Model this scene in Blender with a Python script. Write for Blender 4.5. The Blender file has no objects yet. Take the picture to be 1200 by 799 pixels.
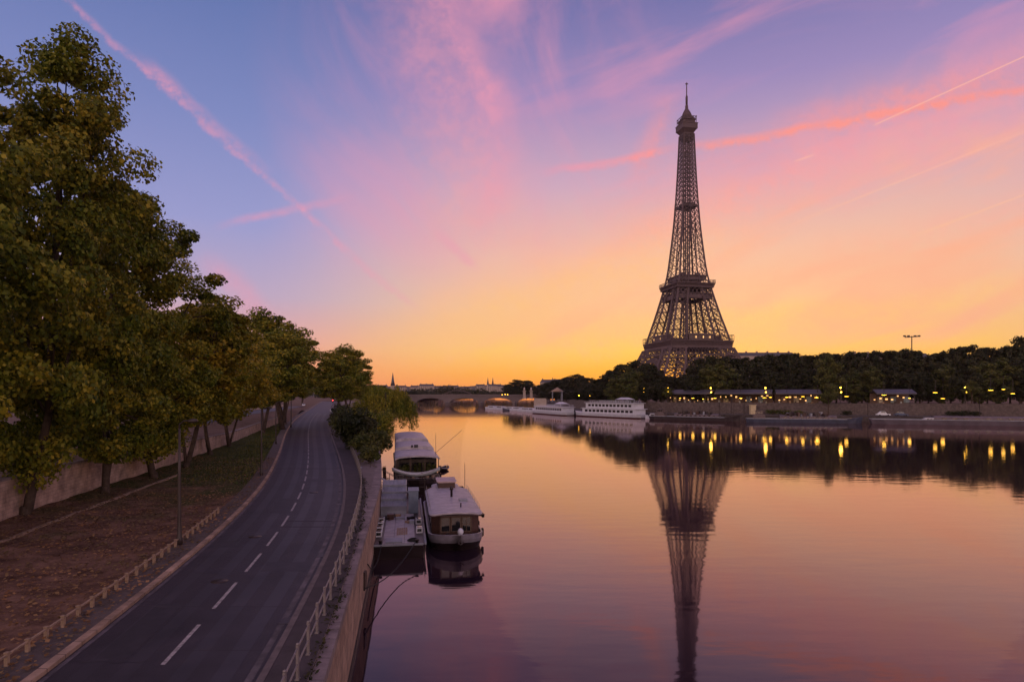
import bpy, math, random
import numpy as np
from mathutils import Vector, Matrix
R = math.radians
random.seed(7)
rng = np.random.default_rng(11)
S = bpy.context.scene
C = S.collection

def lin(r, g, b):
    f = lambda c: (c/255/12.92) if c/255 <= .04045 else ((c/255+.055)/1.055)**2.4
    return (f(r), f(g), f(b), 1.0)

# ------------------------------------------------------------------ camera
cam = bpy.data.cameras.new('camera'); co = bpy.data.objects.new('camera', cam); C.objects.link(co)
co.location = (0, 0, 12); co.rotation_euler = (R(90), 0, 0)
cam.sensor_width = 36; cam.lens = 36*740/1200
cam.shift_y = 60.5/1200
cam.clip_start = .1; cam.clip_end = 12000
S.camera = co
S.view_settings.view_transform = 'Standard'; S.view_settings.look = 'None'
S.view_settings.exposure = 0.0; S.view_settings.gamma = 1
S.cycles.max_bounces = 6; S.cycles.diffuse_bounces = 2; S.cycles.glossy_bounces = 3
S.cycles.transmission_bounces = 3; S.cycles.transparent_max_bounces = 6; S.cycles.volume_bounces = 0
S.cycles.sample_clamp_indirect = 4
S.cycles.use_denoising = True
S.cycles.use_adaptive_sampling = True; S.cycles.adaptive_threshold = .02
S.cycles.caustics_reflective = False; S.cycles.caustics_refractive = False

# ------------------------------------------------------------------ world: dawn sky
W = bpy.data.worlds.new('World'); S.world = W; W.use_nodes = True
NT = W.node_tree; NT.nodes.clear()
def N(t, **k):
    n = NT.nodes.new(t)
    for a, b in k.items(): setattr(n, a, b)
    return n
def setin(n, i, v):
    if v is None: return
    if isinstance(v, bpy.types.NodeSocket): NT.links.new(v, n.inputs[i])
    else: n.inputs[i].default_value = v
def M(op, a, b=None, c=None, clamp=False):
    n = N('ShaderNodeMath', operation=op, use_clamp=clamp)
    setin(n, 0, a); setin(n, 1, b); setin(n, 2, c)
    return n.outputs[0]
def SM(x, a, b, c=0., d=1.):
    n = N('ShaderNodeMapRange', interpolation_type='SMOOTHSTEP')
    setin(n, 0, x); n.inputs[1].default_value = a; n.inputs[2].default_value = b
    n.inputs[3].default_value = c; n.inputs[4].default_value = d
    return n.outputs[0]
def MIX(f, a, b):
    n = N('ShaderNodeMix', data_type='RGBA')
    setin(n, 0, f); setin(n, 6, a); setin(n, 7, b)
    return n.outputs[2]
def RAMP(x, stops):
    n = N('ShaderNodeValToRGB'); e = n.color_ramp.elements
    while len(e) < len(stops): e.new(.5)
    for i, (p, c) in enumerate(stops):
        e[i].position = p; e[i].color = c
    setin(n, 0, x); return n.outputs[0]
def NOISE(vec, scale, detail=3, dist=0, rough=.5):
    n = N('ShaderNodeTexNoise'); setin(n, 'Vector', vec)
    n.inputs['Scale'].default_value = scale; n.inputs['Detail'].default_value = detail
    n.inputs['Distortion'].default_value = dist; n.inputs['Roughness'].default_value = rough
    return n.outputs[0]
tc = N('ShaderNodeTexCoord'); sp = N('ShaderNodeSeparateXYZ'); NT.links.new(tc.outputs['Generated'], sp.inputs[0])
dx, dy, dz = sp.outputs
hl = M('SQRT', M('ADD', M('MULTIPLY', dx, dx), M('MULTIPLY', dy, dy)))
el = M('DIVIDE', M('ARCTAN2', dz, hl), R(40), clamp=True)          # 0..1 = 0..40 degrees up
SA = R(18)                                                          # azimuth of the dawn glow
cz = M('DIVIDE', M('ADD', M('MULTIPLY', dx, math.sin(SA)), M('MULTIPLY', dy, math.cos(SA))), M('MAXIMUM', hl, .001))
glow = SM(cz, .76, .99)
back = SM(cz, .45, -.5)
# cool flank of the sky and warm flank over the dawn
E = lambda deg: deg/40
cool = RAMP(el, [(0, lin(240,145,112)), (E(2.2), lin(245,158,126)), (E(4.6), lin(228,166,164)), (E(8), lin(190,168,196)),
                 (E(14), lin(152,155,206)), (E(22), lin(124,136,192)), (E(31), lin(94,114,172)), (1, lin(84,84,134))])
warm = RAMP(el, [(0, lin(250,150,72)), (E(1.6), lin(253,174,62)), (E(3.8), lin(255,203,88)), (E(7.5), lin(253,200,142)), (E(12), lin(242,192,166)),
                 (E(18), lin(205,168,190)), (E(25), lin(154,136,186)), (E(31), lin(116,114,170)), (1, lin(86,88,140))])
base = MIX(glow, cool, warm)
yy = M('MAXIMUM', dy, .04)
u = M('DIVIDE', dx, yy); v = M('DIVIDE', dz, yy)
front = SM(dy, .15, .45)
cmb = N('ShaderNodeCombineXYZ'); setin(cmb, 0, u); setin(cmb, 1, v); uv = cmb.outputs[0]
nw = NOISE(uv, 9, 5); nf = NOISE(uv, 42, 5, rough=.65); nb = NOISE(uv, 3, 3)
def rotuv(ang, sx, sy, off=0):
    c, s_ = math.cos(R(ang)), math.sin(R(ang))
    a = M('MULTIPLY', M('ADD', M('MULTIPLY', u, c), M('MULTIPLY', v, s_)), sx)
    b = M('MULTIPLY', M('SUBTRACT', M('MULTIPLY', v, c), M('MULTIPLY', u, s_)), sy)
    q = N('ShaderNodeCombineXYZ'); setin(q, 0, a); setin(q, 1, b); q.inputs[2].default_value = off
    return q.outputs[0]
PX = lambda x, y: ((x-600)/740, (460-y)/740)
def streak(p1, p2, w, k, warp=.02, patch=.6, ends=.15, fine=.004):
    (a, b), (c, d) = PX(*p1), PX(*p2); w = w/740
    L = math.hypot(c-a, d-b); ex, ey = (c-a)/L, (d-b)/L
    du = M('SUBTRACT', u, a); dv = M('SUBTRACT', v, b)
    t = M('DIVIDE', M('ADD', M('MULTIPLY', du, ex), M('MULTIPLY', dv, ey)), L)
    dd = M('SUBTRACT', M('MULTIPLY', dv, ex), M('MULTIPLY', du, ey))
    dd = M('ADD', dd, M('MULTIPLY', M('SUBTRACT', nw, .5), warp))
    dd = M('ADD', dd, M('MULTIPLY', M('SUBTRACT', nf, .5), fine))
    m = SM(M('ABSOLUTE', dd), w, 0)
    m = M('MULTIPLY', m, M('MULTIPLY', SM(t, -ends*.3, ends), SM(t, 1+ends*.3, 1-ends)))
    if patch: m = M('MULTIPLY', m, M('ADD', 1-patch, M('MULTIPLY', SM(nf, .35, .65), patch)))
    return M('MULTIPLY', m, k)
def addall(l):
    r = l[0]
    for x in l[1:]: r = M('ADD', r, x)
    return M('MULTIPLY', M('MINIMUM', r, 1.), front)
# broad thin veils of cirrus catching the light
v1 = SM(NOISE(rotuv(20, 1.3, 5.5, 3), 2.0, 6, .6, .55), .42, .70)
v2 = SM(NOISE(rotuv(-66, 1.3, 2.6, 9), 1.7, 7, .9, .58), .36, .72)
ctr = M('MULTIPLY', SM(M('ABSOLUTE', M('SUBTRACT', u, PX(545, 0)[0])), .36, .05), SM(v, .13, .3))
rgt = M('MULTIPLY', SM(u, -.22, .25), SM(v, .02, .16))
tl = M('SUBTRACT', v, M('ADD', .05, M('MULTIPLY', u, .36)))        # below the line that climbs to the right: peach veil
wedge = M('MULTIPLY', SM(M('ADD', tl, M('MULTIPLY', M('SUBTRACT', nw, .5), .16)), .22, -.02), SM(v, .03, .11))
wedge = M('MULTIPLY', wedge, SM(u, -.5, .1))
PINK = lin(234, 152, 176); PEACH = lin(254, 178, 142); ROSE = lin(240, 130, 140); GOLD = lin(255, 214, 150)
c0 = MIX(M('MULTIPLY', M('MULTIPLY', M('MULTIPLY', v2, ctr), front), .8), base, PINK)
c0 = MIX(M('MULTIPLY', M('MULTIPLY', M('MULTIPLY', v1, rgt), front), .42), c0, MIX(SM(v, .15, .4), PEACH, PINK))
c0 = MIX(M('MULTIPLY', M('MULTIPLY', wedge, front), M('ADD', .2, M('MULTIPLY', v1, .65))), c0, PEACH)
pk = addall([
    streak((60,-14), (495,370), 7, .42, .02, .8, .05, .016), streak((160,65), (320,205), 10, .35, .02, .7, .3, .02),
    streak((170,72), (215,112), 14, .35, .02, .7, .4, .02),
    streak((255,264), (410,232), 8, .48, .02, .4, .3), streak((235,300), (320,380), 24, .45, .04, .3, .3),
    streak((505,-40), (592,155), 24, .46, .06, .35, .25, .02), streak((560,60), (600,170), 40, .25, .06, .4, .4, .02), streak((596,130), (560,310), 42, .32, .06, .4, .4, .02),
    streak((512,272), (560,318), 9, .6, .02, .4, .35), streak((635,203), (790,176), 8, .75, .02, .3, .25, .01),
    streak((735,222), (792,110), 24, .5, .05, .45, .4, .02), streak((800,177), (1230,98), 9, .68, .025, .35, .1, .012),
    streak((900,150), (1240,80), 30, .35, .05, .5, .3, .02), streak((660,250), (1240,60), 60, .22, .08, .5, .3, .02)])
bands = addall([streak((420,430), (1260,90), 60, .55, .10, .5, .2, .03), streak((560,440), (1260,215), 38, .5, .08, .6, .25, .03), streak((640,340), (1260,20), 34, .4, .08, .6, .3, .03), streak((470,-60), (600,330), 85, .38, .12, .5, .3, .04)])
c0 = MIX(bands, c0, MIX(SM(v, .12, .45), lin(255, 184, 140), lin(240, 156, 172)))
c1 = MIX(pk, c0, MIX(SM(u, .0, .35), PINK, lin(250, 150, 142)))
gd = addall([
    streak((1022,148), (1230,53), 1.5, .6, 0, 0, .04, 0), streak((920,266), (1230,143), 2.2, .38, 0, .3, .3, 0),
    streak((1060,281), (1230,217), 2.0, .5, 0, .3, .3, 0), streak((930,190), (955,181), 2, .5, 0, 0, .3, 0),
    streak((480,395), (900,262), 40, .35, .06, .5, .3, .02), streak((860,395), (1230,330), 26, .35, .05, .5, .2, .02), streak((700,385), (1000,355), 16, .4, .04, .5, .3, .02)])
c2 = MIX(gd, c1, MIX(SM(v, .12, .4), lin(255, 205, 110), lin(255, 190, 165)))
dark = M('ADD', M('MULTIPLY', back, .5), 1)  # gain above one: lifts the sky behind the camera as added fill
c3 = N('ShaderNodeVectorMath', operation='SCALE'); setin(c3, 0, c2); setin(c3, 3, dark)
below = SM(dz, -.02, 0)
fill_ramp = RAMP(el, [(0, (1.0,.70,.52,1)), (.45, (.85,.60,.56,1)), (1, (.24,.17,.22,1))])  # added warm fill glow behind the camera, brighter than real twilight, lights the foliage
back_fill = N('ShaderNodeVectorMath', operation='SCALE'); setin(back_fill, 0, fill_ramp); back_fill.inputs[3].default_value = 2.3
c3b = MIX(M('MULTIPLY', back, .85), c3.outputs[0], back_fill.outputs[0])
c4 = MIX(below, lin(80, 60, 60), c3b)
sky = N('ShaderNodeTexSky'); sky.sky_type = 'NISHITA'; sky.sun_disc = False
sky.sun_elevation = R(1); sky.sun_rotation = SA
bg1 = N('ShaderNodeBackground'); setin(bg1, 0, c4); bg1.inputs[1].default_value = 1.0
bg2 = N('ShaderNodeBackground'); setin(bg2, 0, sky.outputs[0]); bg2.inputs[1].default_value = .015
ad = N('ShaderNodeAddShader'); NT.links.new(bg1.outputs[0], ad.inputs[0]); NT.links.new(bg2.outputs[0], ad.inputs[1])
wo = N('ShaderNodeOutputWorld'); NT.links.new(ad.outputs[0], wo.inputs[0])
W.cycles.sampling_method = 'MANUAL'; W.cycles.sample_map_resolution = 512

# weak low glow of the sun that is about to rise
sl = bpy.data.lights.new('sun', 'SUN'); so = bpy.data.objects.new('sun', sl); C.objects.link(so)
sl.energy = .05; sl.angle = R(45); sl.color = (1, .62, .34)
dirv = Vector((math.sin(SA)*math.cos(R(7)), math.cos(SA)*math.cos(R(7)), math.sin(R(7))))
so.rotation_euler = dirv.to_track_quat('Z', 'Y').to_euler()

# ------------------------------------------------------------------ helpers
def tag(o, label=None, cat=None, group=None, kind=None):
    if label: o['label'] = label
    if cat: o['category'] = cat
    if group: o['group'] = group
    if kind: o['kind'] = kind
    return o
def empty(name, loc=(0,0,0), rz=0, label=None, cat=None, group=None):
    o = bpy.data.objects.new(name, None); C.objects.link(o)
    o.empty_display_size = .2; o.location = loc; o.rotation_euler = (0, 0, rz)
    return tag(o, label, cat, group)
def kids(o): return [c for c in o.children]
def copy_tree(o, parent=None):
    c = o.copy(); C.objects.link(c); c.parent = parent
    for ch in list(o.children): copy_tree(ch, c)
    return c
class MB:
    """collects geometry that becomes one mesh"""
    def __init__(s): s.v = []; s.f = []; s.m = []; s.sm = []; s.k = 0; s.smooth = False
    def add(s, vs, fs):
        o = len(s.v); s.v += [tuple(p) for p in vs]
        for f in fs: s.f.append([i+o for i in f]); s.m.append(s.k); s.sm.append(s.smooth)
        return s
    def box(s, x0, x1, y0, y1, z0, z1, mat=None):
        vs = [(x0,y0,z0),(x1,y0,z0),(x1,y1,z0),(x0,y1,z0),(x0,y0,z1),(x1,y0,z1),(x1,y1,z1),(x0,y1,z1)]
        if mat: vs = [mat @ Vector(p) for p in vs]
        return s.add(vs, [(0,3,2,1),(4,5,6,7),(0,1,5,4),(1,2,6,5),(2,3,7,6),(3,0,4,7)])
    def cbox(s, cx, cy, cz, w, d, h, rz=0):
        m = Matrix.Translation((cx,cy,cz)) @ Matrix.Rotation(rz, 4, 'Z')
        return s.box(-w/2, w/2, -d/2, d/2, 0, h, m)
    def bar(s, p, q, w, h=None, n=4):
        p = Vector(p); q = Vector(q); d = q-p
        if d.length < 1e-6: return s
        d.normalize(); a = d.cross(Vector((0,0,1)))
        if a.length < 1e-3: a = Vector((1,0,0))
        a.normalize(); b = a.cross(d); h = h or w
        if n == 4:
            r = [a*(w/2)+b*(h/2), -a*(w/2)+b*(h/2), -a*(w/2)-b*(h/2), a*(w/2)-b*(h/2)]
        else:
            r = [a*(w/2*math.cos(2*math.pi*i/n))+b*(h/2*math.sin(2*math.pi*i/n)) for i in range(n)]
        vs = [p+x for x in r]+[q+x for x in r]
        fs = [(i, (i+1) % n, (i+1) % n+n, i+n) for i in range(n)]+[tuple(range(n))[::-1], tuple(range(n, 2*n))]
        return s.add(vs, fs)
    def tube(s, pts, rad, n=8):
        pts = [Vector(p) for p in pts]; rings = []
        for i, p in enumerate(pts):
            d = (pts[min(i+1, len(pts)-1)]-pts[max(i-1, 0)]).normalized()
            a = d.cross(Vector((0.13,0.97,0.2))); a.normalize(); b = d.cross(a)
            r = rad[i] if hasattr(rad, '__len__') else rad
            rings += [p+a*(r*math.cos(2*math.pi*k/n))+b*(r*math.sin(2*math.pi*k/n)) for k in range(n)]
        fs = []
        for i in range(len(pts)-1):
            for k in range(n):
                fs.append((i*n+k, i*n+(k+1) % n, (i+1)*n+(k+1) % n, (i+1)*n+k))
        fs.append(tuple(range(n))[::-1]); fs.append(tuple(range(len(rings)-n, len(rings))))
        sm = s.smooth; s.smooth = True; s.add(rings, fs); s.smooth = sm
        return s
    def lathe(s, prof, n=12, c=(0,0,0), sx=1, sy=1):
        vs = []; 
        for r, z in prof:
            vs += [(c[0]+sx*r*math.cos(2*math.pi*k/n), c[1]+sy*r*math.sin(2*math.pi*k/n), c[2]+z) for k in range(n)]
        fs = []
        for i in range(len(prof)-1):
            for k in range(n): fs.append((i*n+k, i*n+(k+1) % n, (i+1)*n+(k+1) % n, (i+1)*n+k))
        fs.append(tuple(range(n))[::-1]); fs.append(tuple(range(len(vs)-n, len(vs))))
        sm = s.smooth; s.smooth = True; s.add(vs, fs); s.smooth = sm
        return s
    def strip(s, a, b):
        """surface between two polylines of equal length"""
        n = len(a)
        return s.add(list(a)+list(b), [(i, i+1, n+i+1, n+i) for i in range(n-1)])
    def build(s, name, mats, parent=None, label=None, cat=None, group=None, kind=None, loc=None):
        me = bpy.data.meshes.new(name); me.from_pydata(s.v, [], s.f)
        mats = mats if isinstance(mats, (list, tuple)) else [mats]
        for m in mats: me.materials.append(m)
        me.polygons.foreach_set('material_index', s.m); me.polygons.foreach_set('use_smooth', s.sm)
        me.update()
        o = bpy.data.objects.new(name, me); C.objects.link(o)
        if parent: o.parent = parent
        if loc: o.location = loc
        return tag(o, label, cat, group, kind)

_mc = {}
def mat(name, col, rough=.7, var=.25, scale=3., metal=0, bump=0, bscale=20., col2=None, spec=.4, coords='Object', stretch=(1,1,1), emit=None, es=0):
    m = bpy.data.materials.new(name); m.use_nodes = True; nt = m.node_tree; n = nt.nodes; l = nt.links
    p = n['Principled BSDF']; p.inputs['Roughness'].default_value = rough; p.inputs['Metallic'].default_value = metal
    p.inputs['Specular IOR Level'].default_value = spec
    t = n.new('ShaderNodeTexCoord'); mp = n.new('ShaderNodeMapping'); mp.inputs['Scale'].default_value = stretch
    l.new(t.outputs[coords], mp.inputs[0])
    z = n.new('ShaderNodeTexNoise'); z.inputs['Scale'].default_value = scale; z.inputs['Detail'].default_value = 6; z.inputs['Roughness'].default_value = .6
    l.new(mp.outputs[0], z.inputs['Vector'])
    r = n.new('ShaderNodeValToRGB'); l.new(z.outputs[0], r.inputs[0])
    c = Vector(col[:3]); a = c*(1-var); b = Vector(col2[:3]) if col2 else c*(1+var)
    r.color_ramp.elements[0].position = .3; r.color_ramp.elements[1].position = .7
    r.color_ramp.elements[0].color = (*a, 1); r.color_ramp.elements[1].color = (*b, 1)
    l.new(r.outputs[0], p.inputs['Base Color'])
    if bump:
        z2 = n.new('ShaderNodeTexNoise'); z2.inputs['Scale'].default_value = bscale; z2.inputs['Detail'].default_value = 5
        l.new(mp.outputs[0], z2.inputs['Vector'])
        bm = n.new('ShaderNodeBump'); bm.inputs['Strength'].default_value = bump; bm.inputs['Distance'].default_value = .05
        l.new(z2.outputs[0], bm.inputs['Height']); l.new(bm.outputs[0], p.inputs['Normal'])
    if emit:
        p.inputs['Emission Color'].default_value = (*emit[:3], 1); p.inputs['Emission Strength'].default_value = es
    return m
def stone_mat(name, col, bw, bh, rough=.85, mort=.6, c2=(.62,.6,.58,1)):
    """coursed masonry, mapped along the wall (object X, Z written in a UV map)"""
    m = mat(name, col, rough, .45, 1.1, bump=.7, bscale=7)
    nt = m.node_tree; n = nt.nodes; l = nt.links; p = n['Principled BSDF']
    uvn = n.new('ShaderNodeUVMap'); br = n.new('ShaderNodeTexBrick')
    br.inputs['Scale'].default_value = 1; br.inputs['Brick Width'].default_value = bw; br.inputs['Row Height'].default_value = bh
    br.inputs['Mortar Size'].default_value = .02; br.inputs['Mortar Smooth'].default_value = .3
    br.inputs['Color1'].default_value = (1,1,1,1); br.inputs['Color2'].default_value = c2; br.inputs['Mortar'].default_value = (mort*.5,)*3+(1,)
    l.new(uvn.outputs[0], br.inputs['Vector'])
    mx = n.new('ShaderNodeMix'); mx.data_type = 'RGBA'; mx.blend_type = 'MULTIPLY'; mx.inputs[0].default_value = 1
    src = p.inputs['Base Color'].links[0].from_socket
    l.new(src, mx.inputs[6]); l.new(br.outputs[0], mx.inputs[7]); l.new(mx.outputs[2], p.inputs['Base Color'])
    return m
def wall_uv(o):
    """uv = (distance along the wall, height) for ribbons built station by station"""
    me = o.data; uv = me.uv_layers.new(name='UVMap'); 
    for poly in me.polygons:
        n = poly.normal
        for li in poly.loop_indices:
            c = me.vertices[me.loops[li].vertex_index].co
            if abs(n.z) > .7: uv.data[li].uv = (c.y, c.x)
            elif abs(n.x) > abs(n.y): uv.data[li].uv = (c.y, c.z)
            else: uv.data[li].uv = (c.x, c.z)

# ------------------------------------------------------------------ materials
asphalt = mat('asphalt', (.030,.024,.031), .58, .32, .4, bump=.25, bscale=60, spec=.3)
asphalt2 = mat('pavement_asphalt', (.05,.038,.043), .85, .25, 1.2, bump=.3, bscale=50, spec=.3)
paint = mat('road_paint', (.27,.24,.24), .7, .6, 5)
paint_worn = mat('worn_paint', (.085,.07,.078), .8, .6, 1.5)
kerbm = mat('kerb_stone', (.27,.18,.13), .8, .3, 2, bump=.3)
stonecap = mat('coping_stone', (.17,.13,.13), .85, .3, 1.2, bump=.4, bscale=12)
wallm = stone_mat('quay_masonry', (.32,.21,.16), 1.1, .5, c2=(.8,.77,.75,1), mort=1.1)
rubble = stone_mat('retaining_masonry', (.36,.25,.20), .62, .24, c2=(.82,.78,.76,1), mort=1.3)
algae = mat('tide_band', (.02,.016,.013), .5, .4, 2)
dirt = mat('dirt', (.13,.08,.06), .95, .35, .5, col2=(.17,.11,.085), bump=.8, bscale=7, spec=.1)
grassm = mat('grass_ground', (.035,.045,.013), .95, .4, .8, bump=.8, bscale=20, spec=.1)
bark = mat('bark', (.06,.042,.033), .9, .4, 3, bump=.8, bscale=8, spec=.1)
iron = mat('tower_iron', (.085,.055,.058), .6, .15, .05, spec=.3)
railm = mat('railing_metal', (.17,.145,.145), .5, .25, 5, metal=.2)
fencem = mat('fence_wood', (.26,.175,.12), .75, .35, 4, bump=.2)
polem = mat('dark_pole', (.028,.017,.016), .5, .2, 2)
white = mat('boat_white', (.46,.46,.52), .45, .12, .6)
offwhite = mat('grey_roof', (.30,.27,.30), .5, .22, 1.4, col2=(.44,.39,.43), bump=.15)
greymet = mat('grey_metal', (.20,.21,.25), .5, .2, 1.2, metal=.2)
hullk = mat('dark_hull', (.022,.014,.016), .4, .4, .8)
hullred = mat('red_boot', (.10,.03,.025), .5, .3, 1)
navy = mat('navy_hull', (.04,.045,.075), .45, .3, .5)
woodd = mat('varnished_wood', (.05,.022,.015), .45, .35, 3)
glassd = mat('dark_glass', (.012,.012,.015), .08, .1, 1, spec=.8)
tyrem = mat('rubber', (.015,.014,.014), .8, .2, 5)
pale_stone = mat('pale_stone', (.40,.32,.27), .8, .2, .2)
zinc = mat('zinc_roof', (.06,.055,.07), .5, .2, .2)
facade = mat('facade_stone', (.34,.27,.23), .85, .2, .12)
winm = mat('window_dark', (.03,.03,.035), .25, .2, 1)
carw = mat('car_paint_white', (.6,.62,.66), .3, .05, 1)
carb = mat('car_paint_blue', (.05,.07,.13), .3, .05, 1)
bulb = mat('lamp_glow', (1,.7,.3), .4, 0, 1, emit=(1,.56,.035), es=11)
bulb_w = mat('warm_glow', (1,.7,.3), .4, 0, 1, emit=(1,.55,.035), es=10)
winlit = mat('lit_window', (.5,.4,.2), .4, .1, 1, emit=(1,.5,.16), es=1.6)
redl = mat('red_lamp', (.6,.02,.02), .4, 0, 1, emit=(1,.03,.03), es=14)
def leafmat(name, cols, trans=.3):
    m = bpy.data.materials.new(name); m.use_nodes = True; nt = m.node_tree; n = nt.nodes; l = nt.links; n.clear()
    g = n.new('ShaderNodeNewGeometry'); r = n.new('ShaderNodeValToRGB'); l.new(g.outputs['Random Per Island'], r.inputs[0])
    e = r.color_ramp.elements
    while len(e) < len(cols): e.new(.5)
    for i, c in enumerate(cols): e[i].position = i/(len(cols)-1); e[i].color = (*c, 1)
    t = n.new('ShaderNodeTexCoord'); z = n.new('ShaderNodeTexNoise'); z.inputs['Scale'].default_value = .28; z.inputs['Detail'].default_value = 3
    l.new(t.outputs['Object'], z.inputs['Vector'])
    r2 = n.new('ShaderNodeValToRGB'); l.new(z.outputs[0], r2.inputs[0])
    r2.color_ramp.elements[0].position = .35; r2.color_ramp.elements[0].color = (.6,.75,.6,1)
    r2.color_ramp.elements[1].position = .65; r2.color_ramp.elements[1].color = (1.35,1.15,.95,1)
    mx = n.new('ShaderNodeMix'); mx.data_type = 'RGBA'; mx.blend_type = 'MULTIPLY'; mx.inputs[0].default_value = 1
    l.new(r.outputs[0], mx.inputs[6]); l.new(r2.outputs[0], mx.inputs[7])
    d = n.new('ShaderNodeBsdfPrincipled'); d.inputs['Roughness'].default_value = .6; d.inputs['Specular IOR Level'].default_value = .25
    l.new(mx.outputs[2], d.inputs['Base Color'])
    tr = n.new('ShaderNodeBsdfTranslucent'); l.new(mx.outputs[2], tr.inputs[0])
    ms = n.new('ShaderNodeMixShader'); ms.inputs[0].default_value = trans
    l.new(d.outputs[0], ms.inputs[1]); l.new(tr.outputs[0], ms.inputs[2])
    o = n.new('ShaderNodeOutputMaterial'); l.new(ms.outputs[0], o.inputs[0])
    return m
leafA = leafmat('plane_leaves', [(.05,.07,.009), (.13,.145,.015), (.21,.20,.02), (.32,.26,.03)])
leafB = leafmat('yellowing_leaves', [(.10,.10,.01), (.19,.175,.016), (.28,.22,.02), (.36,.26,.028)])
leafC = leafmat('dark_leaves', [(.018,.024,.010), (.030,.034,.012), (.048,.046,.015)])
leafD = leafmat('bank_leaves', [(.04,.048,.016), (.075,.082,.02), (.12,.12,.03)])
deadleaf = leafmat('fallen_leaf', [(.10,.05,.02), (.17,.09,.04), (.24,.15,.08), (.06,.03,.02)], .1)

stonecap = stone_mat('coping_blocks', (.20,.155,.155), 1.5, 9, c2=(.82,.8,.8,1), mort=.5)
kerbm2 = stone_mat('kerb_blocks', (.30,.20,.145), 1.0, 9, c2=(.8,.78,.76,1), mort=.5)
# water: smooth long-exposure river
water = bpy.data.materials.new('river_water'); water.use_nodes = True
nt = water.node_tree; n = nt.nodes; l = nt.links
p = n['Principled BSDF']; p.inputs['Base Color'].default_value = (.018,.010,.016,1)
p.inputs['Roughness'].default_value = .05; p.inputs['IOR'].default_value = 1.47; p.inputs['Specular Tint'].default_value = (1,.86,.80,1)
p.inputs['Specular IOR Level'].default_value = .5
tcw = n.new('ShaderNodeTexCoord'); mw = n.new('ShaderNodeMapping'); mw.inputs['Scale'].default_value = (.35, 1, 1); l.new(tcw.outputs['Object'], mw.inputs[0])
z1 = n.new('ShaderNodeTexNoise'); z1.inputs['Scale'].default_value = .6; z1.inputs['Detail'].default_value = 3; l.new(mw.outputs[0], z1.inputs['Vector'])
z2 = n.new('ShaderNodeTexNoise'); z2.inputs['Scale'].default_value = .06; z2.inputs['Detail'].default_value = 2; l.new(mw.outputs[0], z2.inputs['Vector'])
ma = n.new('ShaderNodeMath'); ma.operation = 'MULTIPLY'; l.new(z1.outputs[0], ma.inputs[0]); l.new(z2.outputs[0], ma.inputs[1])
bm = n.new('ShaderNodeBump'); bm.inputs['Strength'].default_value = .5; bm.inputs['Distance'].default_value = .05
l.new(ma.outputs[0], bm.inputs['Height'])
gl = n.new('ShaderNodeBsdfGlossy'); gl.inputs['Color'].default_value = (1,.83,.81,1); gl.inputs['Roughness'].default_value = .045
di = n.new('ShaderNodeBsdfDiffuse'); di.inputs['Color'].default_value = (.018,.010,.018,1)
lw = n.new('ShaderNodeLayerWeight'); lw.inputs[0].default_value = .5; fr = n.new('ShaderNodeMath'); fr.operation = 'POWER'; l.new(lw.outputs['Facing'], fr.inputs[0]); fr.inputs[1].default_value = 3.9
mf = n.new('ShaderNodeMixShader'); l.new(fr.outputs[0], mf.inputs[0]); l.new(di.outputs[0], mf.inputs[1]); l.new(gl.outputs[0], mf.inputs[2])
for q in (gl, di, lw): l.new(bm.outputs[0], q.inputs['Normal'])
l.new(mf.outputs[0], n['Material Output'].inputs['Surface']); n.remove(p)

# ------------------------------------------------------------------ ground plan
ZQ = 3.8
def curve(pts):
    f0 = curve0(pts); cache = {}
    def f(t):
        if t not in cache:
            w = 2.5+.10*abs(t); ks = [(-1.5,.1),(-1,.2),(-.5,.3),(0,.35),(.5,.3),(1,.2),(1.5,.1)]
            cache[t] = float(sum(k*f0(t+o*w) for o, k in ks)/sum(k for o, k in ks))
        return cache[t]
    return f
def curve0(pts):
    xs = np.array([a for a, b in pts], float); ys = np.array([b for a, b in pts], float)
    # monotone-ish cubic (pchip)
    h = np.diff(xs); d = np.diff(ys)/h; m = np.zeros(len(xs)); m[0] = d[0]; m[-1] = d[-1]
    for i in range(1, len(xs)-1):
        m[i] = 0 if d[i-1]*d[i] <= 0 else 3*(h[i-1]+h[i])/((h[i-1]+2*h[i])/d[i-1]+(2*h[i-1]+h[i])/d[i])
        if d[i-1]*d[i] > 0: m[i] = (d[i-1]*h[i]+d[i]*h[i-1])/(h[i]+h[i-1])
    def f(t):
        i = int(np.clip(np.searchsorted(xs, t)-1, 0, len(xs)-2)); q = (t-xs[i])/h[i]
        if q < 0: return ys[0]+m[0]*(t-xs[0])
        if q > 1: return ys[-1]+m[-1]*(t-xs[-1])
        return ((2*q**3-3*q*q+1)*ys[i]+(q**3-2*q*q+q)*h[i]*m[i]+(-2*q**3+3*q*q)*ys[i+1]+(q**3-q*q)*h[i]*m[i+1])
    return f
roadL = curve([(0,-11.3),(18,-13.5),(21,-14.07),(26.7,-15.0),(31,-15.9),(37,-17.1),(48.5,-19.9),(58,-22.5),(69,-26),(82,-30.2),(121,-43.4),(168,-58.5),(225,-75.5),(303,-97),(433,-134),(600,-180)])
roadR = curve([(0,-5.0),(18,-7.2),(21.7,-7.75),(27.6,-8.7),(36.5,-10.2),(46.7,-12.5),(60.7,-16.2),(75.8,-20.7),(98,-27.6),(138,-40),(180,-52.5),(253,-72.8),(303,-87),(433,-122),(600,-167)])
railX = curve([(0,-3.4),(19.2,-6.27),(22.7,-6.78),(26,-7.3),(34,-8.7),(44,-10.65),(51.4,-12.2),(60.7,-14.5),(69,-16.9),(82,-20.7),(101,-26.3),(138,-38),(180,-50.5),(253,-71),(303,-85),(433,-118),(600,-162)])
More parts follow.
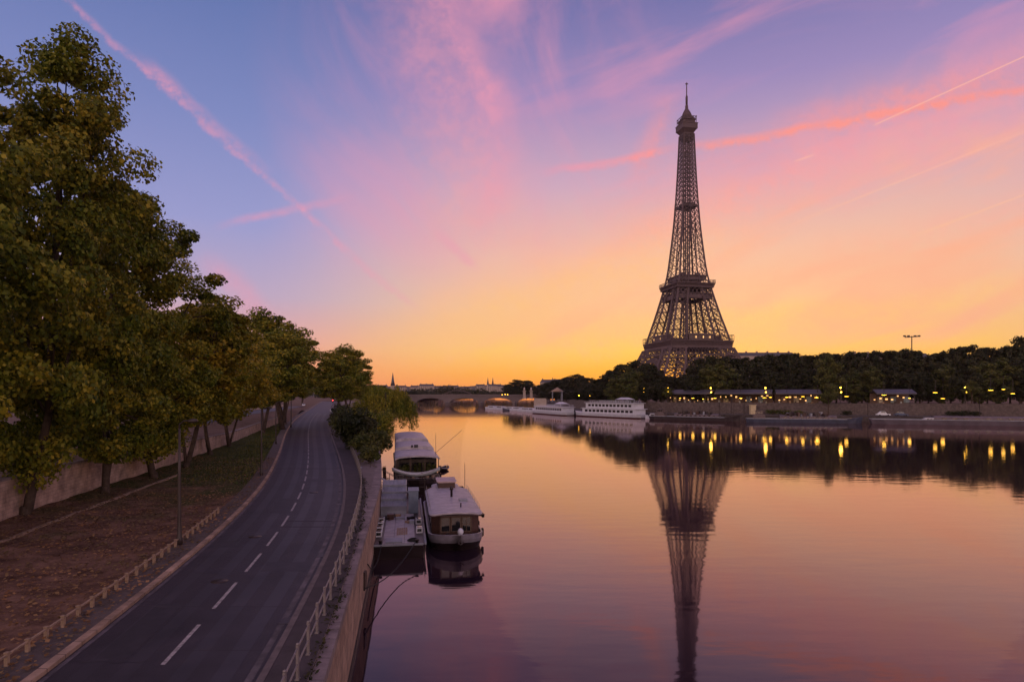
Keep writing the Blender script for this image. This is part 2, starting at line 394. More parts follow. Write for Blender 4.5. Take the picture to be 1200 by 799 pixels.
copeX = curve([(0,-2.4),(18,-5.36),(26.2,-6.7),(43.6,-9.62),(56,-11.6),(80,-16.6),(100,-21),(130,-28),(160,-35),(200,-44.5),(300,-67),(400,-86),(588,-115),(900,-150)])
wallX = curve([(0,-22),(20,-26.6),(38.4,-31.0),(50,-33.7),(64,-36),(86.7,-41),(114.5,-47.8),(130,-52),(165,-60.5)])
ST = sorted(set([0,4,8,12,15]+[x for x in np.arange(17, 110, 1.5)]+[x for x in np.arange(110, 250, 5)]+[x for x in np.arange(250, 601, 15)]))
P = lambda f, y, z, o=0: (f(y)+o, y, z)
def sect(y, offs): pass
STN = [y for y in ST]

wb = MB(); wb.add([(-700,-300,0),(900,-300,0),(1600,5000,0),(-1400,5000,0)], [(0,1,2,3)])
wo_ = wb.build('river_water', water, kind='structure')

# left bank mass: quay, pavement, road, verge
b = MB(); b.strip([P(railX,y,ZQ-.004,.35) for y in STN], [P(roadR,y,ZQ-.004,.0) for y in STN]); b.build('road_base', asphalt2, kind='structure')
b = MB(); b.strip([P(roadR,y,ZQ) for y in STN], [P(roadL,y,ZQ) for y in STN]); b.build('road', asphalt, kind='structure')
b = MB(); b.strip([P(railX,y,ZQ+.12,.30) for y in STN], [P(roadR,y,ZQ+.12,.22) for y in STN])
b.build('pavement', asphalt2, kind='structure')
# kerb and white edge lines
for f, o0, o1 in ((roadR, 0., .22), (roadL, -.28, 0.)):
    b = MB()
    a1 = [P(f,y,ZQ+.13,o0) for y in STN]; a2 = [P(f,y,ZQ+.13,o1) for y in STN]
    b.strip(a2, a1)
    lo = o0 if f is roadR else o1
    b.strip([P(f,y,ZQ+.13,lo) for y in STN], [P(f,y,ZQ-.02,lo) for y in STN])
    kb = b.build('kerb', kerbm2 if f is roadL else mat('grey_kerb', (.11,.085,.085), .85, .3, 2), kind='structure'); wall_uv(kb)
b = MB(); b.strip([P(roadL,y,ZQ+.004,.22) for y in STN], [P(roadL,y,ZQ+.004,.06) for y in STN]); 
b.strip([P(roadR,y,ZQ+.004,-.18) for y in STN], [P(roadR,y,ZQ+.004,-.40) for y in STN])
b.build('edge_line', paint_worn, kind='structure')
b = MB(); y = 14.1
while y < 260:
    L = 3.3; a = []; c = []
    for t in np.linspace(0, 1, 4):
        yy_ = y+L*t; m_ = (roadL(yy_)+roadR(yy_))/2
        a.append((m_+.07, yy_, ZQ+.005)); c.append((m_-.07, yy_, ZQ+.005))
    b.strip(a, c); y += L+1.65
b.build('road_marking', paint, kind='structure')
# worn wheel tracks and filled trenches
for f0_, f1_, nm_, cc_ in ((.13,.22,'wheel_track',(.0315,.0255,.0325)),(.33,.41,'wheel_track',(.031,.025,.032)),(.60,.68,'wheel_track',(.031,.025,.032)),(.79,.87,'wheel_track',(.0315,.0255,.0325))):
    q = MB(); lerp = lambda y, f: roadR(y)*(1-f)+roadL(y)*f
    q.strip([(lerp(y,f0_), y, ZQ+.0018) for y in STN if y < 260], [(lerp(y,f1_), y, ZQ+.0018) for y in STN if y < 260])
    q.build('road_'+nm_, mat('worn_asphalt', cc_, .56, .34, .4), kind='structure')
for ya, yb, f0_, f1_ in ((19.5,24.5,.70,.86),(29,30.6,.08,.40),(43,49,.55,.70),(58,60,.1,.5),(33.5,35,.72,.97)):
    q = MB(); q.strip([(lerp(y,f0_), y, ZQ+.0028) for y in np.linspace(ya,yb,5)], [(lerp(y,f1_), y, ZQ+.0028) for y in np.linspace(ya,yb,5)])
    q.build('road_repair_patch', mat('fresh_asphalt', (.025,.020,.026), .62, .3, 2), kind='structure')
# patches and joints in the asphalt
b = MB()
def cross(y, w, x0=0, x1=1):
    a = roadR(y)*(1-x0)+roadL(y)*x0; c = roadR(y)*(1-x1)+roadL(y)*x1
    b.add([(a,y,ZQ+.003),(a,y+w,ZQ+.003),(c,y+w,ZQ+.003),(c,y,ZQ+.003)], [(0,1,2,3)])
for y, w, a, c in ((38.5,.25,.05,.5),(40.2,.25,.05,.5),(68,.4,0,1),(117,.8,0,1),(24.2,.05,.02,.98),(20.1,.04,.02,.6)): cross(y, w, a, c)
b.build('road_patch', mat('patched_asphalt', (.045,.038,.045), .85, .2, 1), kind='structure')
for k_, (y_, f_) in enumerate(((22.4,.03),(31.5,.03),(46,.03),(27.5,.62),(52,.35),(36,.66),(88,.55))):
    xx = roadR(y_)*(1-f_)+roadL(y_)*f_; q = MB()
    if f_ < .1: q.box(xx-.25,xx+.12,y_,y_+.7,ZQ+.002,ZQ+.012)
    else: q.lathe([(.36,.002),(.36,.011)], 16, (xx,y_,ZQ))
    q.build('drain_cover' if f_ < .1 else 'manhole_cover', polem, label='iron %s set in the road, %s from the bridge' % ('drain grating by the river side kerb' if f_ < .1 else 'manhole cover', ['first','second','third','first','third','second','fourth'][k_]), cat='drain cover' if f_ < .1 else 'manhole cover', group='covers set in the road')
q = MB(); rc = random.Random(3)
for k_ in range(16):
    y_ = rc.uniform(16, 70); f_ = rc.uniform(.05, .9); L_ = rc.uniform(1.5, 6); a_ = rc.choice([0, 0, 1]); pl = []
    for i in range(9):
        yy_ = y_+(L_*i/8 if a_ == 0 else rc.uniform(-.12,.12)); ff = f_+rc.uniform(-.008,.008)+(0 if a_ == 0 else .05*i)
        ff = min(.97, ff); pl.append((roadR(yy_)*(1-ff)+roadL(yy_)*ff, yy_))
    if a_ == 0: q.strip([(x+.02,y,ZQ+.0035) for x,y in pl], [(x-.02,y,ZQ+.0035) for x,y in pl])
    else: q.strip([(x,y-.02,ZQ+.0035) for x,y in pl], [(x,y+.02,ZQ+.0035) for x,y in pl])
q.build('road_surface_cracks', mat('crack_tar', (.012,.010,.012), .5, .1, 1), kind='structure')
# strip beside the left kerb, verge of dirt and leaves, grass further on
GR = [y for y in STN if y <= 175]
b = MB(); b.strip([P(roadL,y,ZQ+.11,-.28) for y in STN], [P(roadL,y,ZQ+.11,-1.5) for y in STN]); b.build('footpath', mat('footpath_grit', (.085,.062,.058), .9, .3, 1.5, bump=.4), kind='structure')
def verge(y0, y1, name, m, kind='structure', dz=0.):
    ys = np.arange(y0, y1+.01, 1.0); nx = 22
    vs = []; fs = []
    for i, y in enumerate(ys):
        xa = roadL(y)-1.48; xb = min(wallX(y)-.3, xa-.5)
        for k in range(nx+1):
            t = k/nx; x = xa+(xb-xa)*t
            z = ZQ+.10+.35*t*t+.07*math.sin(x*1.3+y*.7)*math.sin(y*.9-x*.4)*min(1, t*5)+dz
            vs.append((x, y, z))
    for i in range(len(ys)-1):
        for k in range(nx): a = i*(nx+1)+k; fs.append((a, a+nx+1, a+nx+2, a+1))
    q = MB(); q.smooth = True; q.add(vs, fs); return q.build(name, m, kind=kind)
verge_mix = mat('verge_soil', (.12,.062,.045), .95, .5, .9, col2=(.21,.12,.085), bump=.8, bscale=7, spec=.1)
# verge material: bare leaf-littered soil near the bridge, turf further along
nt = verge_mix.node_tree; n = nt.nodes; l = nt.links; p = n['Principled BSDF']; src = p.inputs['Base Color'].links[0].from_socket
tcv = n.new('ShaderNodeTexCoord'); spv = n.new('ShaderNodeSeparateXYZ'); l.new(tcv.outputs['Object'], spv.inputs[0])
nz = n.new('ShaderNodeTexNoise'); nz.inputs['Scale'].default_value = .22; nz.inputs['Detail'].default_value = 6; l.new(tcv.outputs['Object'], nz.inputs['Vector'])
mm = n.new('ShaderNodeMath'); mm.operation = 'MULTIPLY_ADD'; l.new(nz.outputs[0], mm.inputs[0]); mm.inputs[1].default_value = 60; l.new(spv.outputs[1], mm.inputs[2])
mr = n.new('ShaderNodeMapRange'); l.new(mm.outputs[0], mr.inputs[0]); mr.inputs[1].default_value = 72; mr.inputs[2].default_value = 88
g2 = n.new('ShaderNodeTexNoise'); g2.inputs['Scale'].default_value = 1.6; g2.inputs['Detail'].default_value = 6; l.new(tcv.outputs['Object'], g2.inputs['Vector'])
gr = n.new('ShaderNodeValToRGB'); gr.color_ramp.elements[0].position = .35; gr.color_ramp.elements[1].position = .65
gr.color_ramp.elements[0].color = (.03,.042,.012,1); gr.color_ramp.elements[1].color = (.07,.07,.022,1); l.new(g2.outputs[0], gr.inputs[0])
mx = n.new('ShaderNodeMix'); mx.data_type = 'RGBA'; l.new(mr.outputs[0], mx.inputs[0]); l.new(src, mx.inputs[6]); l.new(gr.outputs[0], mx.inputs[7]); l.new(mx.outputs[2], p.inputs['Base Color'])
verge(0, 165, 'ground', verge_mix)
# stone edging in the verge
b = MB(); es = curve([(10,-21.6),(20,-24),(33.3,-27.1),(45,-29.2),(54.2,-31.0),(62,-32.4)])
ys = np.arange(12, 62, 1.0)
b.strip([P(es,y,ZQ+.36,.12) for y in ys], [P(es,y,ZQ+.36,-.12) for y in ys]); b.strip([P(es,y,ZQ-.1,.12) for y in ys], [P(es,y,ZQ+.36,.12) for y in ys])
b.build('edging_kerb', kerbm, kind='structure')
# coping and quay wall
b = MB(); 
b.strip([P(copeX,y,ZQ+.02) for y in STN], [P(copeX,y,ZQ+.02,-.75) for y in STN]); b.strip([P(copeX,y,ZQ-.28) for y in STN], [P(copeX,y,ZQ+.02) for y in STN])
b.k = 1; b.strip([P(copeX,y,ZQ,-.75) for y in STN], [P(railX,y,ZQ,.05) for y in STN]); b.strip([P(railX,y,ZQ+.12,.30) for y in STN], [P(railX,y,ZQ-.1,.30) for y in STN][::1])
b.k = 2; b.strip([P(copeX,y,.45,-.04) for y in STN], [P(copeX,y,ZQ-.28,-.04) for y in STN])
b.k = 3; b.strip([P(copeX,y,-1,.02) for y in STN], [P(copeX,y,.45,.02) for y in STN]); b.strip([P(copeX,y,.45,.02) for y in STN], [P(copeX,y,.45,-.04) for y in STN])
q = b.build('quay_wall', [stonecap, mat('quay_paving', (.15,.115,.11), .9, .3, .8, bump=.4), wallm, algae], label='long stone quay wall dropping from the railing into the river', cat='quay wall', kind='thing'); wall_uv(q)
# retaining wall of the upper street
def terz(y): return 6.3 if y < 50 else (6.3-(y-50)/50*.9 if y < 100 else (5.4 if y < 190 else max(3.75, 5.4-(y-190)/190*1.65)))
WY = [y for y in np.arange(0, 166, 3.0)]
b = MB(); 
b.strip([P(wallX,y,ZQ-.3) for y in WY], [P(wallX,y,terz(y)+.45) for y in WY]); b.k = 1
b.strip([P(wallX,y,terz(y)+.45,.06) for y in WY], [P(wallX,y,terz(y)+.45,-.5) for y in WY]); b.strip([P(wallX,y,terz(y)+.3,.06) for y in WY], [P(wallX,y,terz(y)+.45,.06) for y in WY])
b.k = 0; b.strip([P(wallX,y,terz(y)+.45,-.5) for y in WY], [P(wallX,y,terz(y)-.2,-.5) for y in WY])
b.add([P(wallX,165,3.5), P(wallX,165,terz(165)+.45), P(wallX,165,terz(165)+.45,-.5), P(wallX,165,3.5,-.5)], [(0,1,2,3)])
q = b.build('retaining_wall', [rubble, stonecap], label='old rough stone retaining wall behind the plane tree trunks', cat='wall', kind='thing'); wall_uv(q)
# upper street ground and the slip road that comes down to the quay road
TY = [y for y in STN if y <= 400]
tx = lambda y: wallX(y)-.4 if y <= 165 else min(roadL(y)-1.5, -60.9-(y-165)*.31)
b = MB(); b.strip([(tx(y), y, terz(y)-.05) for y in TY], [(tx(y)-190, y, terz(y)-.05) for y in TY]); 
b.strip([(tx(y), y, terz(y)-.05) for y in TY if y >= 160], [(tx(y)+2.5, y, ZQ-.2) for y in TY if y >= 160])
b.build('upper_ground', dirt, kind='structure')
slip = curve([(0,-46),(20,-50),(60,-56),(110,-65),(160,-76),(200,-86),(240,-95),(300,-110),(400,-134)])
SY = [y for y in STN if y <= 390]
b = MB(); b.strip([(slip(y)+4.5, y, terz(y)+.02) for y in SY], [(slip(y)-5, y, terz(y)+.02) for y in SY]); b.build('slip_road', asphalt, kind='structure')
b = MB(); b.strip([(slip(y)-6.2, y, terz(y)) for y in SY], [(slip(y)-6.2, y, terz(y)+1.0) for y in SY]); b.strip([(slip(y)-6.2, y, terz(y)+1.0) for y in SY], [(slip(y)-6.7, y, terz(y)+1.0) for y in SY]); b.strip([(slip(y)-6.7, y, terz(y)+1.0) for y in SY], [(slip(y)-6.7, y, terz(y)-.1) for y in SY])
b.build('parapet_wall', pale_stone, label='low pale stone parapet beside the sloping upper street', cat='parapet', kind='thing')
# far left land
b = MB(); b.add([(-1400,-100,3.6),(-230,-100,3.6),(-240,400,3.6),(-185,600,3.6),(-150,900,3.6),(-110,1400,3.6),(0,2400,3.6),(-1400,5000,3.6)], [tuple(range(8))])
b.add([(-240,300,3.55),(-96,300,3.55),(-160,600,3.55),(-230,620,3.55)], [(0,1,2,3)])
b.add([(-170,560,3.7),(copeX(560)-1,560,3.7),(-120,600,3.7),(-140,900,3.7),(-170,900,3.7)], [(0,1,2,3,4)])
b.build('far_bank_ground', dirt, kind='structure')

# ------------------------------------------------------------------ trees
def leaf_cloud(cent, outw, size, droop=0., flat=0.35, aspect=.75):
    """one quad per leaf; returns verts (n*4,3)"""
    n_ = len(cent)
    nr = rng.normal(size=(n_,3)); nr /= np.linalg.norm(nr, axis=1)[:,None]
    nr = nr*.8+outw*.7+np.array([0,0,flat]); nr /= np.linalg.norm(nr, axis=1)[:,None]
    t = rng.normal(size=(n_,3)); t[:,2] -= droop*3; t -= nr*(t*nr).sum(1)[:,None]; t /= np.linalg.norm(t, axis=1)[:,None]+1e-9
    bt = np.cross(nr, t); s_ = size*rng.uniform(.45, 1.5, n_)[:,None]/2
    w_ = s_*aspect
    vs = np.stack([cent-t*s_, cent+bt*w_-t*s_*.1+nr*s_*.12, cent+t*s_, cent-bt*w_-t*s_*.1+nr*s_*.12], 1)
    return vs.reshape(-1, 3)
def mesh_from_quads(name, vs, m):
    me = bpy.data.meshes.new(name); n_ = len(vs); q = n_//4
    me.vertices.add(n_); me.vertices.foreach_set('co', vs.astype(np.float32).ravel())
    me.loops.add(n_); me.loops.foreach_set('vertex_index', np.arange(n_, dtype=np.int32))
    me.polygons.add(q); me.polygons.foreach_set('loop_start', np.arange(0, n_, 4, dtype=np.int32))
    me.materials.append(m); me.update(calc_edges=True); return me
def crown_prof(t, shape):
    if shape == 'tall': return max(0.05, math.sin(math.pi*min(1, t**.82)))**.55
    if shape == 'round': return max(0.05, math.sin(math.pi*t))**.6
    return max(0.05, math.sin(math.pi*t**.7))**.7
def make_tree(h, r, zb, nc, per, leaf, mt, shape='tall', lean=(0,0), cr=1.35, trunk_r=.35, seed=0, limbs=7, name='plane_tree'):
    """tree at the origin; crown between zb and h"""
    global rng
    rng = np.random.default_rng(seed); rr = random.Random(seed)
    cs = []
    lob = [(rr.uniform(0, 6.28), rr.uniform(.12, .28), rr.uniform(0, 6.28)) for _ in range(4)]
    while len(cs) < nc:
        t = rr.random(); a = rr.uniform(0, 2*math.pi)
        R0 = r*crown_prof(t, shape)
        R0 *= 1+sum(k*math.cos((i+1)*a+p_+ (4+i)*t) for i, (p_, k, _) in enumerate(lob))*.85
        q = rr.random()**.38
        if rr.random() > (R0/r)+.15: continue
        cs.append((lean[0]*t+R0*q*math.cos(a), lean[1]*t+R0*q*math.sin(a), zb+(h-zb)*t+rr.uniform(-.5,.5)))
    cs = np.array(cs)
    cc = np.repeat(cs, per, 0); n_ = len(cc)
    rad = cr*rng.uniform(.5, 1.45, len(cs)); rad = np.repeat(rad, per)
    g = rng.normal(size=(n_,3)); g /= np.linalg.norm(g, axis=1)[:,None]
    d = g*(rad*rng.uniform(.35, 1.08, n_)**.7)[:,None]*np.array([1,1,.62])
    pos = cc+d
    keep = pos[:,2] > zb-1.6; pos = pos[keep]; g = g[keep]
    ax = np.array([0,0,(h+zb)/2]); o2 = pos-ax; o2 /= np.linalg.norm(o2, axis=1)[:,None]
    vs = leaf_cloud(pos, .6*g+.6*o2, leaf)
    crown = mesh_from_quads(name+'_crown', vs, mt)
    b = MB()
    def path(p0, p1, r0, r1, bend=.6, k=7):
        pts = []; p0 = Vector(p0); p1 = Vector(p1); o = Vector((rr.uniform(-1,1), rr.uniform(-1,1), .3))*bend
        for i in range(k): t = i/(k-1); pts.append(p0.lerp(p1, t)+o*math.sin(math.pi*t))
        b.tube(pts, [r0+(r1-r0)*i/(k-1) for i in range(k)], 7)
        return pts
    fk = zb+(h-zb)*.12
    base = Vector((0,0,-.3)); f1 = Vector((lean[0]*.6, lean[1]*.6, fk)); top = Vector((lean[0], lean[1], zb+(h-zb)*.86))
    b.lathe([(trunk_r*1.45, -.3), (trunk_r*1.2, .15), (trunk_r*1.05, .5)], 9)
    path(base, f1, trunk_r*1.1, trunk_r*.8, .15); path(f1, top, trunk_r*.8, .05, .5, 9)
    if trunk_r < .45 and h > 15 and name == 'plane_tree':   # a second leaning stem forking near the base
        a_ = rr.uniform(0, 6.28); path((0,0,.2), (1.8*math.cos(a_), 1.8*math.sin(a_), fk+.8), trunk_r*.7, trunk_r*.45, .2)
        path((1.8*math.cos(a_), 1.8*math.sin(a_), fk+.8), (3.4*math.cos(a_), 3.4*math.sin(a_), fk+6), trunk_r*.45, .06, .4)
    idx = [rr.randrange(len(cs)) for _ in range(limbs)]
    for i in idx:
        c = Vector(cs[i]); t0 = rr.uniform(.0, .55); s0 = f1.lerp(top, t0)
        if c.z < s0.z-3: s0 = f1
        path(s0, c, trunk_r*.45*(1-t0*.6), .04, .5, 6)
    tm = bpy.data.meshes.new(name+'_trunk'); tm.from_pydata(b.v, [], b.f); tm.materials.append(bark)
    tm.polygons.foreach_set('use_smooth', [True]*len(b.f)); tm.update()
    return crown, tm
def plant_tree(meshes, loc, label, group, rz=0., sc=(1,1,1), name='plane_tree', cat='tree'):
    o = empty(name, loc, rz, label, cat, group); o.scale = sc
    for nm, me in zip(('crown', 'trunk'), meshes):
        c = bpy.data.objects.new(nm, me); C.objects.link(c); c.parent = o
    return o

GRP = 'plane trees lining the quay road'
near1 = make_tree(26, 6.5, 2.7, 185, 480, .26, leafA, 'tall', (2.4,.3), 1.35, .31, 3, 16)
near2 = make_tree(25, 6.5, 3.0, 165, 460, .27, leafA, 'tall', (1.6,0), 1.35, .30, 9, 16)
mid1 = make_tree(19, 5.4, 4.4, 150, 220, .34, leafB, 'tall', (2.2,0), 1.3, .24, 21, 10)
mid2 = make_tree(23, 7.2, 6.0, 165, 210, .42, leafA, 'round', (2.6,.5), 1.5, .34, 33, 12)
def T(ms, x, y, label, h=None, base_h=25, z=ZQ+.35, rz=None, s=1.0, sr=None):
    k = (h/base_h) if h else 1; 
    return plant_tree(ms, (x, y, z), label, GRP, rz if rz is not None else (x*7.3+y) % 6.28, (sr or k*s, sr or k*s, k))
T(near2, -31.6, 30.5, 'plane tree cut by the frame edge, tallest crown nearest the bridge', 28, 25, sr=.98)
T(near1, -31.2, 40.5, 'huge dark plane tree whose bare trunk stands before the low retaining wall', 30.2, 26, sr=.90, rz=.1)
T(near2, -31.9, 49.5, 'leafy plane tree, its trunk second along the retaining wall', 25, 25, sr=.93, rz=2.1)
T(near1, -33.2, 58.5, 'plane tree with the rounded crown stepping down from the tallest one', 25.5, 26, sr=.98, rz=4.0)
T(mid1, -34.6, 67, 'yellowing plane tree with several crossing trunks behind the second lamp post', 18.5, 19, sr=1.08, rz=.5)
T(mid1, -38.2, 80, 'slender yellow-green plane tree on the grass verge', 17.5, 19, sr=1.0, rz=2.6)
T(mid1, -41.2, 92, 'olive plane tree beyond the end of the bare soil', 18.5, 19, sr=1.05, rz=4.4)
T(mid2, -48.9, 124, 'broad plane tree leaning over the grass by the wall end', 20, 23, sr=.95, rz=.2)
T(mid2, -50.5, 139, 'spreading dark plane tree with the high domed crown and leaning trunk', 25.5, 23, sr=1.35, rz=3.0)
T(mid2, -59.5, 165, 'plane tree just past the end of the retaining wall', 24, 23, sr=1.35, rz=5.0)
T(mid2, -84, 235, 'plane tree between the slip road and the quay road', 21, 23, sr=1.0, rz=1.6)
T(mid2, -53.5, 192, 'plane tree on the river side of the road overhanging the carriageway', 22, 23, sr=1.2, rz=.9)
T(mid2, -64, 246, 'river side plane tree behind the parked car', 21, 23, sr=1.3, rz=2.2)
T(mid2, -70, 296, 'second river side plane tree towards the bridge', 17, 23, sr=1.05, rz=3.6)
T(mid2, -73, 345, 'low plane tree farther along the river side', 11.5, 23, sr=1.1, rz=4.7)
for i, (x, y, h) in enumerate([(-62,44,18),(-64,66,17),(-72,92,17),(-82,126,18),(-98,170,20),(-112,220,20),(-128,280,20),(-150,350,20),(-175,420,18),(-143,430,18),(-132,500,17)]):
    T((mid1, mid2)[i % 2], x, y, 'tree beyond the upper street, %s from the bridge' % ['first','second','third','fourth','fifth','sixth','seventh','eighth','ninth','tenth','eleventh'][i], h, 19 if i % 2 == 0 else 23, z=terz(min(y,390)), sr=1.2)

# shrubs and willow on the river side bank
def shrub_mesh(n_, rx, ry, h, leaf, m, seed, spiky=0):
    g0 = np.random.default_rng(seed)
    k = 22; c = np.stack([g0.uniform(-rx, rx, k)*.7, g0.uniform(-ry, ry, k)*.7, g0.uniform(.25, .85, k)*h], 1)
    cc = c[g0.integers(0, k, n_)]; g = g0.normal(size=(n_,3)); g /= np.linalg.norm(g, axis=1)[:,None]
    pos = cc+g*(g0.uniform(.3,1,n_)**.6)[:,None]*np.array([rx*.45, ry*.45, h*.25]); pos[:,2] = np.maximum(pos[:,2], .02)
    return mesh_from_quads('shrub_foliage', leaf_cloud(pos, g, leaf, aspect=.28 if spiky else .7), m)
def shrub(loc, rx, ry, h, m, label, seed, leaf=.3, n_=2600, spiky=0, name='shrub'):
    root = empty(name, loc, 0, label, 'shrub', 'shrubs on the river bank')
    o = bpy.data.objects.new('foliage', shrub_mesh(n_, rx, ry, h, leaf, m, seed, spiky)); C.objects.link(o); o.parent = root
    s = MB()
    for i in range(5):
        a = i*1.26; s.tube([(0.1*math.cos(a),0.1*math.sin(a),-.1),(.25*rx*math.cos(a),.25*ry*math.sin(a),h*.35),(.5*rx*math.cos(a),.5*ry*math.sin(a),h*.65)], [.07,.05,.02], 5)
    s.build('stem', bark, root); return root
shrub((-22.6,92,ZQ), 2.6, 3, 4.9, leafC, 'tall spiky dark shrub where the railing ends', 1, .9, 3000, 1)
shrub((-19.2,83,ZQ), 1.7, 3, 2.9, leafD, 'rounded green shrub spilling over the railing', 2)
shrub((-16.6,73.5,ZQ), 1.0, 2.4, 2.0, leafD, 'low shrub by the path at the railing bend', 3, .25, 1800)
shrub((-21.5,101,ZQ), 2.6, 4, 5.2, leafA, 'broad leafy shrub behind the moored houseboat', 4)
shrub((-27.5,110,ZQ), 3.2, 4.5, 5.6, leafC, 'dense shrub at the foot of the willow', 5, .35, 3200)
shrub((-19.2,92,ZQ-.6), 1.6, 3.2, 3.4, leafD, 'dark bush hanging over the water beside the willow', 6)
shrub((-33,126,ZQ), 3.5, 6, 5.5, leafD, 'large bush behind the willow', 7, .4, 3000)
shrub((-41,158,ZQ), 4, 8, 6, leafC, 'bush on the far bank slope past the willow', 8, .5, 3000)
# willow with hanging sprays
def willow():
    g0 = np.random.default_rng(5); root = empty('willow_tree', (-25.5,126,ZQ-.6), 0, 'weeping willow with hanging sprays over the river', 'tree')
    vs = []
    for k in range(230):
        a = g0.uniform(0, 2*math.pi); rr_ = 6.2*g0.uniform(.15, 1)**.6; zt = 10.4-.105*rr_**2+g0.uniform(-.8,.6)
        L = g0.uniform(2.2, 6.0)*(1 if rr_ > 3 else .5); zt2 = zt
        m_ = int(L*22); t = g0.uniform(0, 1, m_)
        c = np.stack([rr_*math.cos(a)*(1+.10*t)+g0.normal(0,.22,m_), rr_*math.sin(a)*(1+.10*t)+g0.normal(0,.22,m_), np.maximum(zt2-L*t, 1.4)], 1)
        vs.append(leaf_cloud(c, np.tile([math.cos(a), math.sin(a), 0], (m_,1)), .42, droop=1.5, flat=0, aspect=.28))
    o = bpy.data.objects.new('crown', mesh_from_quads('willow_crown', np.concatenate(vs), leafA)); C.objects.link(o); o.parent = root
    s = MB(); s.tube([(0,0,-.4),(.1,.1,3),(.3,0,6),(.2,.2,9)], [.4,.32,.25,.08], 8)
    for i in range(8):
        a = i*.785; s.tube([(0.2,0,4.5),(2.0*math.cos(a),2.0*math.sin(a),8.2),(4.6*math.cos(a),4.6*math.sin(a),8.2)], [.16,.1,.04], 6)
    s.build('trunk', bark, root)
willow()

# litter of fallen leaves and tufts
g0 = np.random.default_rng(77); pts = []
while len(pts) < 15000:
    y = g0.uniform(16, 78); x = g0.uniform(wallX(y)+.3, roadL(y)-.35)
    if g0.random() > (.95 if y < 50 else .5): continue
    t = (roadL(y)-1.48-x)/(roadL(y)-1.48-wallX(y)+.3); 
    pts.append((x, y, ZQ+.14+(.35*t*t if t > 0 else 0)+.06))
pts = np.array(pts)
fl = mesh_from_quads('fallen_leaves', leaf_cloud(pts, np.tile([0,0,2.5], (len(pts),1)), .15), deadleaf)
o = bpy.data.objects.new('fallen_leaves', fl); C.objects.link(o); tag(o, kind='stuff')
pts = []
for i in range(240):
    y = g0.uniform(14, 60); c = (railX(y)+g0.uniform(.0,.35), y); k = g0.integers(4, 14)
    for j in range(k): pts.append((c[0]+g0.normal(0,.10), c[1]+g0.normal(0,.25), ZQ+g0.uniform(.02,.14)))
pts = np.array(pts)
o = bpy.data.objects.new('weeds', mesh_from_quads('weeds', leaf_cloud(pts, np.tile([0,0,.8], (len(pts),1)), .16, aspect=.4), leafC)); C.objects.link(o); tag(o, kind='stuff')
pts = []
for i in range(5200):
    y = g0.uniform(56, 150); x = g0.uniform(wallX(y)+.3, roadL(y)-1.6); pts.append((x, y, ZQ+.2))
pts = np.array(pts); 
o = bpy.data.objects.new('grass', mesh_from_quads('grass', leaf_cloud(pts, np.tile([1.2,-.8,0], (len(pts),1)), .42, droop=-1, flat=0, aspect=.25), leafD)); C.objects.link(o); tag(o, kind='stuff')

# ------------------------------------------------------------------ low fence and river railing
fr = empty('low_fence', (roadL(19)-1.3, 19, ZQ+.1), 0, 'ankle-high timber fence between the leafy verge and the road', 'fence')
lf = lambda y: roadL(y)-1.32
ys = [14.6+1.03*i for i in range(28)]
ys = [y for y in ys if y < 43.0]
def child(bm, nm, m, root):
    o = bm.build(nm, m, root); o.matrix_parent_inverse = Matrix.Translation(root.location).inverted(); return o
pm = None
for y in ys:
    if pm is None:
        q = MB(); q.box(-.055,.055,-.05,.05,-.1,.36); q.box(-.065,.065,-.06,.06,.36,.40)
        o = q.build('post', fencem, fr); pm = o
    else: o = pm.copy(); C.objects.link(o); o.parent = fr
    o.location = Vector((lf(y), y, ZQ+.12))-fr.location
q = MB()
for a, b_ in zip(ys[:-1], ys[1:]): q.bar((lf(a),a,ZQ+.43), (lf(b_),b_,ZQ+.43), .075, .05)
child(q, 'rail', fencem, fr)
rr0 = empty('river_railing', (railX(19), 19, ZQ), 0, 'curving two-bar metal railing along the top of the quay', 'railing')
ys = [12.6]; 
while ys[-1] < 100: ys.append(ys[-1]+1.75*(1/math.hypot(1, (railX(ys[-1]+1)-railX(ys[-1])))))
pm = None
for y in ys:
    if pm is None:
        q = MB(); q.box(-.035,.035,-.05,.05,-.1,1.0); q.box(-.06,.06,-.08,.08,-.05,.06); q.lathe([(.05,1.0),(.05,1.04),(.0,1.07)], 8)
        o = q.build('post', railm, rr0); pm = o
    else: o = pm.copy(); C.objects.link(o); o.parent = rr0
    o.location = Vector((railX(y)+.02, y, ZQ+.1))-rr0.location
for h_ in (1.02, .56):
    q = MB(); q.tube([(railX(y)+.02, y, ZQ+h_) for y in ys], .032, 6); child(q, 'rail', railm, rr0)

